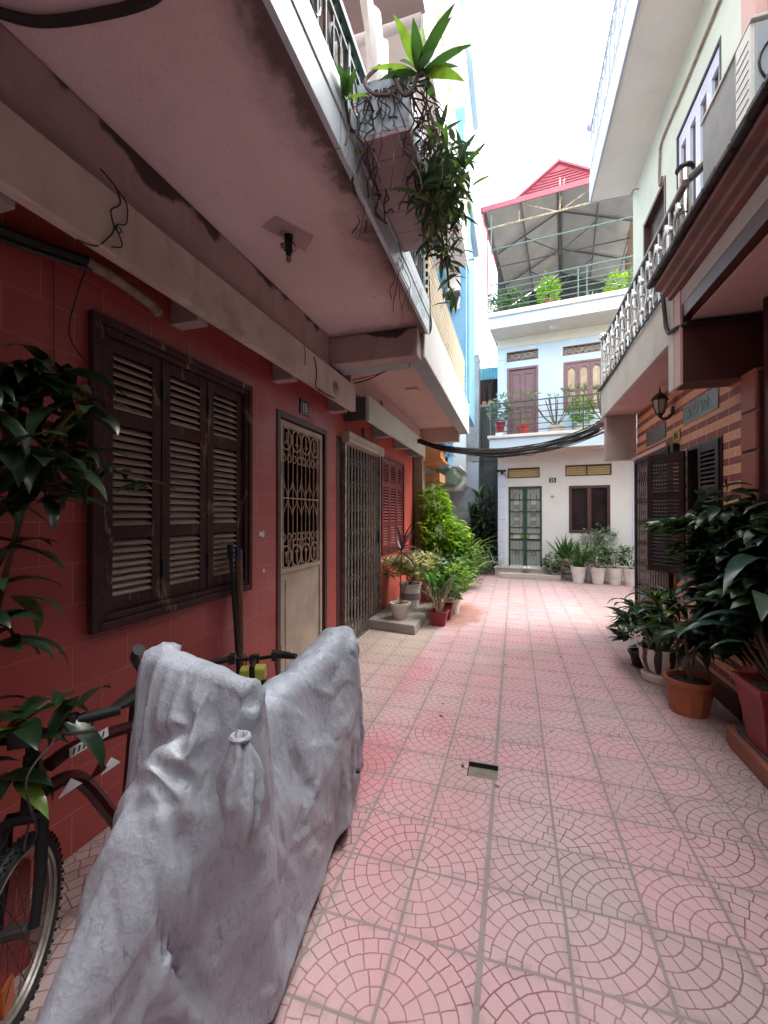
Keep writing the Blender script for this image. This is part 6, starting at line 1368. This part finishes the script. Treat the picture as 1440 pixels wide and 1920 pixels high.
# 5 white pots in front of the end house
def farplant(label,x,y,kind,r1=.165,h=.37,mat=None,z=0.,group='white pots in front of the end house'):
    q=plant(label,(x,y,z),group=group); pot(q,(x,y,z),r1*.70,r1,h,mat or m_potwhite,20)
    m=MB(); t=z+h
    if kind=='sword':
        for k in range(34): leaf(m,(x+U(-.08,.08),y+U(-.08,.08),t-.03),U(0,6.28),U(.75,1.5),U(.4,.72),.06,U(.1,.7),.3,'strap',5,U(-.4,.4),rp)
        m.build('foliage',m_lfmid,q,recalc=False,smooth='all')
    elif kind=='airy':
        stems(q,[([(x,y,t-.03),(x+a,y,t+.3),(x+a*2,y+.02,t+.55)],.006) for a in (-.1,0,.09,.16)],m_stem)
        bush(m,(x,y,t+.42),(.26,.18,.26),230,.09,.035); m.build('foliage',m_lfgrey,q,recalc=False)
    else:
        stems(q,[([(x,y,t-.03),(x+a,y,t+.2),(x+a*1.6,y+.02,t+.4)],.006) for a in (-.1,.02,.12)],m_stem)
        bush(m,(x,y,t+.25),(.29,.2,.27),270,.12,.045,'lance'); m.build('foliage',m_lfmid if kind=='green' else m_lfgrey,q,recalc=False)
    return q
farplant('white pot of stiff dark sword leaves, leftmost of the front row by the end house',1.39,10.62,'sword')
farplant('white footed pot of drooping leaves, second in the row by the end house',1.78,10.56,'green',.155)
farplant('white pot with a broad pale bush, third in the row by the end house',2.13,10.60,'pale')
farplant('white pot partly behind the folding gate, last in the row by the end house',2.43,10.55,'green',.16)
farplant('white pot of thin grey stems standing behind the row under the dark window',1.72,11.05,'airy',.15,.55)
farplant('tall airy seedling rising to the window sill behind the row of pots',2.0,11.1,'airy',.13,.62)
sb=thing('plant_stool','small stool beside the front steps with a shelf of bottles','stool',(1.16,10.98,0))
m=MB(); m.box(1.0,1.34,10.86,11.12,.36,.39); m.build('top',m_stone,sb,bevel=.004)
for x,y in ((1.02,10.88),(1.30,10.88),(1.02,11.08),(1.30,11.08)): m=MB(); m.box(x,x+.03,y,y+.03,0,.36); m.build('leg',m_wrap,sb)
m=MB(); m.box(1.03,1.31,10.89,11.1,.14,.155); m.build('shelf',m_acgrey,sb)
farplant('small tan pot of lime spiky leaves standing on the stool by the steps',1.17,10.98,'sword',.10,.12,m_potcream,.39,'pots around the stool')
farplant('little white pot on the paving left of the stool',.93,11.02,'green',.085,.16,m_potwhite,.0,'pots around the stool')
for i,(x,y,lab,mt) in enumerate(((.28,11.07,'pair of pale slippers on the top step of the white house',m_potcream),(.95,11.0,'pair of dark slippers on the top step of the white house',m_black))):
    m=MB()
    for s in (-.05,.05):
        m.lathe([(.0,0),(.04,.0),(.045,.02),(.035,.05),(.0,.06)],(x+s,y,.2355),12,cap=False); m.hull8([(x+s-.04,y-.14,.2355),(x+s+.04,y-.14,.2355),(x+s+.04,y,.2355),(x+s-.04,y,.2355)],[(x+s-.03,y-.13,.255),(x+s+.03,y-.13,.255),(x+s+.04,y,.28),(x+s-.04,y,.28)])
    tag(m.build('slippers',mt,bevel=.005,smooth=True),lab,'slippers')
# 6 plants on the balcony and terrace of the end house
def balc(label,u,w_,z,kind,pm,r1=.12,h=.2,group='pots on the first floor balcony of the end house'):
    p=fw(u,w_,z); q=plant(label,tuple(p),group=group); pot(q,tuple(p),r1*.72,r1,h,pm,16); x,y,z=p; t=z+h; m=MB()
    if kind=='bonsai':
        pts=[]
        for k in range(9):
            a=U(-.5,.5); b=U(-.15,.15); pts.append(([(x,y,t-.02),(x+a*.5,y+b*.5,t+.22),(x+a*.75,y+b,t+.42),(x+a*1.1,y+b,t+.62+U(0,.15))],.012)); cluster(m,(x+a*1.1,y+b,t+.68+U(0,.1)),5,.09,.03,(-.2,1.2),(.3,1.2),'lance',.03,segs=3)
        stems(q,pts,m_stem); m.build('foliage',m_lfgrey,q,recalc=False)
    elif kind=='frangi':
        pts=[]
        for k in range(5):
            a=-.38+.18*k+U(-.05,.05); pts.append(([(x,y,t-.02),(x+a*.6,y,t+.35),(x+a,y+.02,t+.75+U(-.1,.15))],.012)); cluster(m,(x+a,y,t+.8),9,.17,.045,(-.1,1.1),(.4,1.2),'lance',.02,segs=3)
        stems(q,pts,m_stemg); m.build('foliage',leafmat('pale_sun_leaf',(.26,.34,.16),(.34,.40,.22),(.20,.30,.10),.45,.35,.7) if 'pale_sun_leaf' not in bpy.data.materials else bpy.data.materials['pale_sun_leaf'],q,recalc=False)
    elif kind=='dry': 
        cluster(m,(x,y,t),16,.28,.03,(.4,1.4),(.5,1.5),'strap',.02,segs=4); m.build('foliage',m_straw,q,recalc=False)
    else:
        bush(m,(x,y,t+.28),(.26,.22,.36),330,.11,.048); m.build('foliage',{'lime':m_lfbright,'green':m_lfmid,'grey':m_lfgrey}[kind],q,recalc=False)
    return q
q=balc('dark red pot raised on a white block at the left end of the balcony',.12,.50,3.60,'grey',m_potred,.13,.24)
m=MB(TF); m.box(.03,.21,.41,.59,3.476,3.60); m.build('white_block',m_white,q)
balc('bright red pot with a dry stalk on the balcony in front of the mauve door',.70,.55,3.476,'dry',simple('bright_red_plastic_pot',(.55,.05,.035),None,.45),.12,.22)
balc('tall frangipani with pale leaves behind the bright red balcony pot',.62,.30,3.476,'frangi',m_potbrick,.14,.24)
balc('bonsai with bare crooked branches in a tan bowl on the balcony',1.42,.50,3.476,'bonsai',m_potcream,.19,.17)
balc('pale bush with yellow green base in a white bowl on the balcony',1.98,.50,3.476,'lime',m_potwhite,.15,.16)
balc('large pale leaved shrub rising behind the white bowl on the balcony',1.95,.25,3.476,'frangi',m_potwhite,.14,.25)
balc('reddish pot with a thin shrub at the right of the balcony',2.42,.52,3.476,'bonsai',m_potbrick,.15,.2)
G='plants behind the roof terrace railing'
balc('leafy climber in the left corner of the roof terrace',.12,.42,6.30,'green',m_potwhite,.16,.25,G); balc('broad bush beside the climber on the roof terrace',.5,.40,6.30,'green',m_potwhite,.16,.2,G)
balc('stacked lime green shrub in the middle of the roof terrace',1.25,.42,6.35,'lime',m_potbrick,.14,.3,G); balc('low yellow green shrub near the right end of the roof terrace',2.72,.42,6.30,'lime',m_potcream,.15,.15,G)
balc('grey plant in a low bowl at the terrace right corner',3.2,.45,6.30,'grey',m_potred,.16,.2,G); balc('small sandy dry plant right of the terrace railing posts',2.2,.42,6.30,'dry',m_terra,.12,.2,G)
# 7 pots along the brick house
q=plant('broad leaved dracaena in a black and white striped bowl on a saucer',(1.30,4.60,0))
m=MB(); m.lathe([(.13,0),(.15,.01),(.155,.06),(.13,.075),(.0,.075)],(1.30,4.60,0),24,cap=False); m.build('saucer',m_potcream,q,smooth=True)
def striped():
    M=MAT('black_white_striped_glaze',.35); an=(M.y-4.60).atan2(M.x-1.30); s=((an*9.)+(M.noise(9,2)-.5)*3.4)._op('SINE'); M.col(M.mix(s.ss(-.05,.15),(.66,.60,.54),(.05,.03,.03))); return M.m
m=MB(); m.lathe([(.09,.075),(.135,.11),(.165,.19),(.172,.29),(.18,.31),(.165,.31),(.15,.28)],(1.30,4.60,0),28); m.build('pot',striped(),q,smooth=True)
m=MB(); m.lathe([(.001,.285),(.155,.28)],(1.3,4.6,0),20,cap=False); m.build('soil',m_soil,q,recalc=False)
stems(q,[([(1.3+a,4.6+b,.28),(1.29+a*1.8,4.6+b*1.6,.5),(1.28+a*2.6,4.6+b*2,.72)],.014) for a,b in ((0,0),(.05,.04),(-.06,.03),(-.03,-.06))],m_stemg)
m=MB()
for c,n_ in (((1.27,4.58,.74),13),((1.12,4.66,.64),12),((1.40,4.68,.74),12),((1.20,4.46,.55),11),((1.05,4.58,.50),9),((1.36,4.48,.62),10)): cluster(m,c,n_,.33,.066,(-.2,1.1),(1.2,2.4),'lance',.03,segs=7)
m.build('foliage',leafmat('dracaena_glossy_leaf',(.022,.062,.025),(.038,.10,.032),(.17,.27,.04),.25,.25,.86),q,recalc=False,smooth='all')
q=plant('ribbed terracotta pot holding a dark drooping plant on the paving',(1.31,3.92,0))
m=MB(); c=(1.31,3.92,0); n=24
pr=potprof(.125,.165,.27,.022); vs=[];fs=[]
for r_,z in pr:
    for k in range(n): a=2*math.pi*k/n; rr=r_*(1+.025*(1 if k%2 else -1)*(z<.23)); vs.append((c[0]+rr*math.cos(a),c[1]+rr*math.sin(a),z))
for i in range(len(pr)-1):
    for k in range(n): fs.append((i*n+k,i*n+(k+1)%n,(i+1)*n+(k+1)%n,(i+1)*n+k))
fs.append(tuple(range(n))); m.add(vs,fs); m.build('pot',m_terra,q)
m=MB(); m.lathe([(.001,.245),(.15,.24)],c,20,cap=False); m.build('soil',m_soil,q,recalc=False)
stems(q,[([(1.31,3.92,.24),(1.30,3.93,.45),(1.29,3.94,.62)],.012),([(1.32,3.92,.24),(1.36,3.96,.45),(1.38,3.98,.55)],.01)],m_stem)
m=MB(); cluster(m,(1.29,3.94,.62),13,.42,.105,(-.5,.7),(1.0,2.2),'lance',.03,segs=7); cluster(m,(1.38,3.98,.55),9,.36,.09,(-.6,.6),(1.0,2.0),'lance',.03,segs=7); m.build('foliage',m_lfdeep,q,recalc=False,smooth='all')
m=MB(); 
for k in range(16): leaf(m,(1.40+U(-.08,.1),4.05+U(-.1,.1),.55+U(-.15,.15)),U(0,6.28),U(-.8,.8),U(.18,.3),.04,U(.5,1.6),.5,'lance',5,U(-1,1),rp)
m.build('withered_leaves',simple('withered_tan_leaf',(.16,.11,.075),(.09,.06,.045),.8,20),q,recalc=False)
q=plant('small black pot half hidden left of the striped bowl',(1.24,4.98,0)); pot(q,(1.24,4.98,0),.08,.11,.15,m_black); m=MB(); bush(m,(1.2,4.95,.4),(.2,.2,.25),130,.17,.05,'lance',4); m.build('foliage',m_lfdark,q,recalc=False)
q=plant('square dark red pot with a tall dark shrub on the tiled doorstep',(1.53,3.17,.127))
pot(q,(1.53,3.17,.127),.165,.235,.40,m_potred,4,1,rim=.03); 
paths=[];
br=[(-.12,.75,1.15),(-.14,.9,.85),(-.1,.8,.6),(.02,.95,1.0),(-.02,.10,1.05),(-.16,.45,1.30),(.05,.4,1.30),(.02,.05,1.20),(-.10,.25,.95),(.08,-.1,1.1),(-.05,.55,.8),(.0,.7,1.05),(-.1,.62,.55)]
m=MB(); bl=MB()
for a,b,h in br:
    p0=(1.53,3.17,.48); p1=(1.53+a*.5,3.17+b*.5,.48+(h-.3)*.6); p2=(1.53+a,3.17+b,.35+h); paths.append(([p0,p1,p2],.011))
    for k in range(13):
        t=.1+.9*k/12; c=V(*p1).lerp(V(*p2),t); cluster(m,tuple(c),8,.17,.085,(-.7,.5),(.6,1.6),'ovate',.09,segs=4)
for k in range(120):                       # the flat glossy top sprays reaching out over the alley
    t=U(0,1); c=V(1.52,3.85,1.50).lerp(V(1.17,4.10,1.44),t)+V(U(-.07,.07),U(-.22,.22),U(-.05,.06)); leaf(bl,tuple(c),U(3.6,5.6),U(-.3,.35),U(.09,.13),U(.055,.075),U(.3,.9),.2,'ovate',4,U(-.5,.5),rp)
for k in range(34):
    t=U(0,1); c=V(1.45,3.9,1.32).lerp(V(1.24,4.05,1.26),t)+V(0,U(-.12,.12),U(-.03,.03)); leaf(bl,tuple(c),U(3.6,5.6),U(-.4,.3),U(.09,.13),U(.055,.075),U(.3,.9),.2,'ovate',4,U(-.5,.5),rp)
paths.append(([(1.53,3.3,1.0),(1.52,3.8,1.40),(1.36,4.0,1.45),(1.22,4.1,1.42)],.007)); paths.append(([(1.53,3.4,1.0),(1.48,3.85,1.27),(1.26,4.0,1.27)],.006))
stems(q,paths,m_stem); m.build('foliage',m_lfdeep,q,recalc=False,smooth='all'); bl.build('glossy_sprays',leafmat('glossy_spray_leaf',(.03,.085,.025),(.05,.12,.03),None,.16,.2),q,recalc=False,smooth='all')
m=MB()
for b,az,e,L,wd,dr in (((1.52,3.35,1.20),-.9,.45,.62,.06,1.5),((1.50,3.2,1.25),-2.4,.3,.7,.11,1.6),((1.5,3.15,1.0),-2.6,.5,.6,.15,1.6),((1.5,3.2,.75),-1.6,.6,.55,.10,1.8),((1.5,3.12,.62),-1.9,.9,.5,.05,1.9),((1.52,3.3,1.05),-.4,.6,.6,.10,1.7),((1.46,3.4,.9),-1.1,.4,.5,.09,1.8),((1.50,3.15,.9),-1.2,.3,.5,.09,2.)): leaf(m,b,az,e,L,wd,dr,.2,'lance',9,.1,rp)
m.build('long_leaves',leafmat('blue_green_strap_leaf',(.02,.055,.04),(.03,.075,.05),(.12,.17,.12),.28,.2,.9),q,recalc=False,smooth='all')
# fallen leaves and litter on the paving
rl_=random.Random(9)
for i in range(9):
    x,y=rl_.uniform(-.6,1.2),rl_.uniform(1.6,6.0); m=MB(); leaf(m,(x,y,.006),rl_.uniform(0,6.3),.08,rl_.uniform(.02,.05),rl_.uniform(.012,.02),.15,.5,'lance',4,.2,rl_)
    tag(m.build('fallen_leaf',simple('dry_leaf_litter',(.13,.085,.06),None,.8,bump=0) if i==0 else bpy.data.materials['dry_leaf_litter'],recalc=False),'tiny dry brown fallen leaf lying on the pink paving','leaf','fallen leaves on the paving')
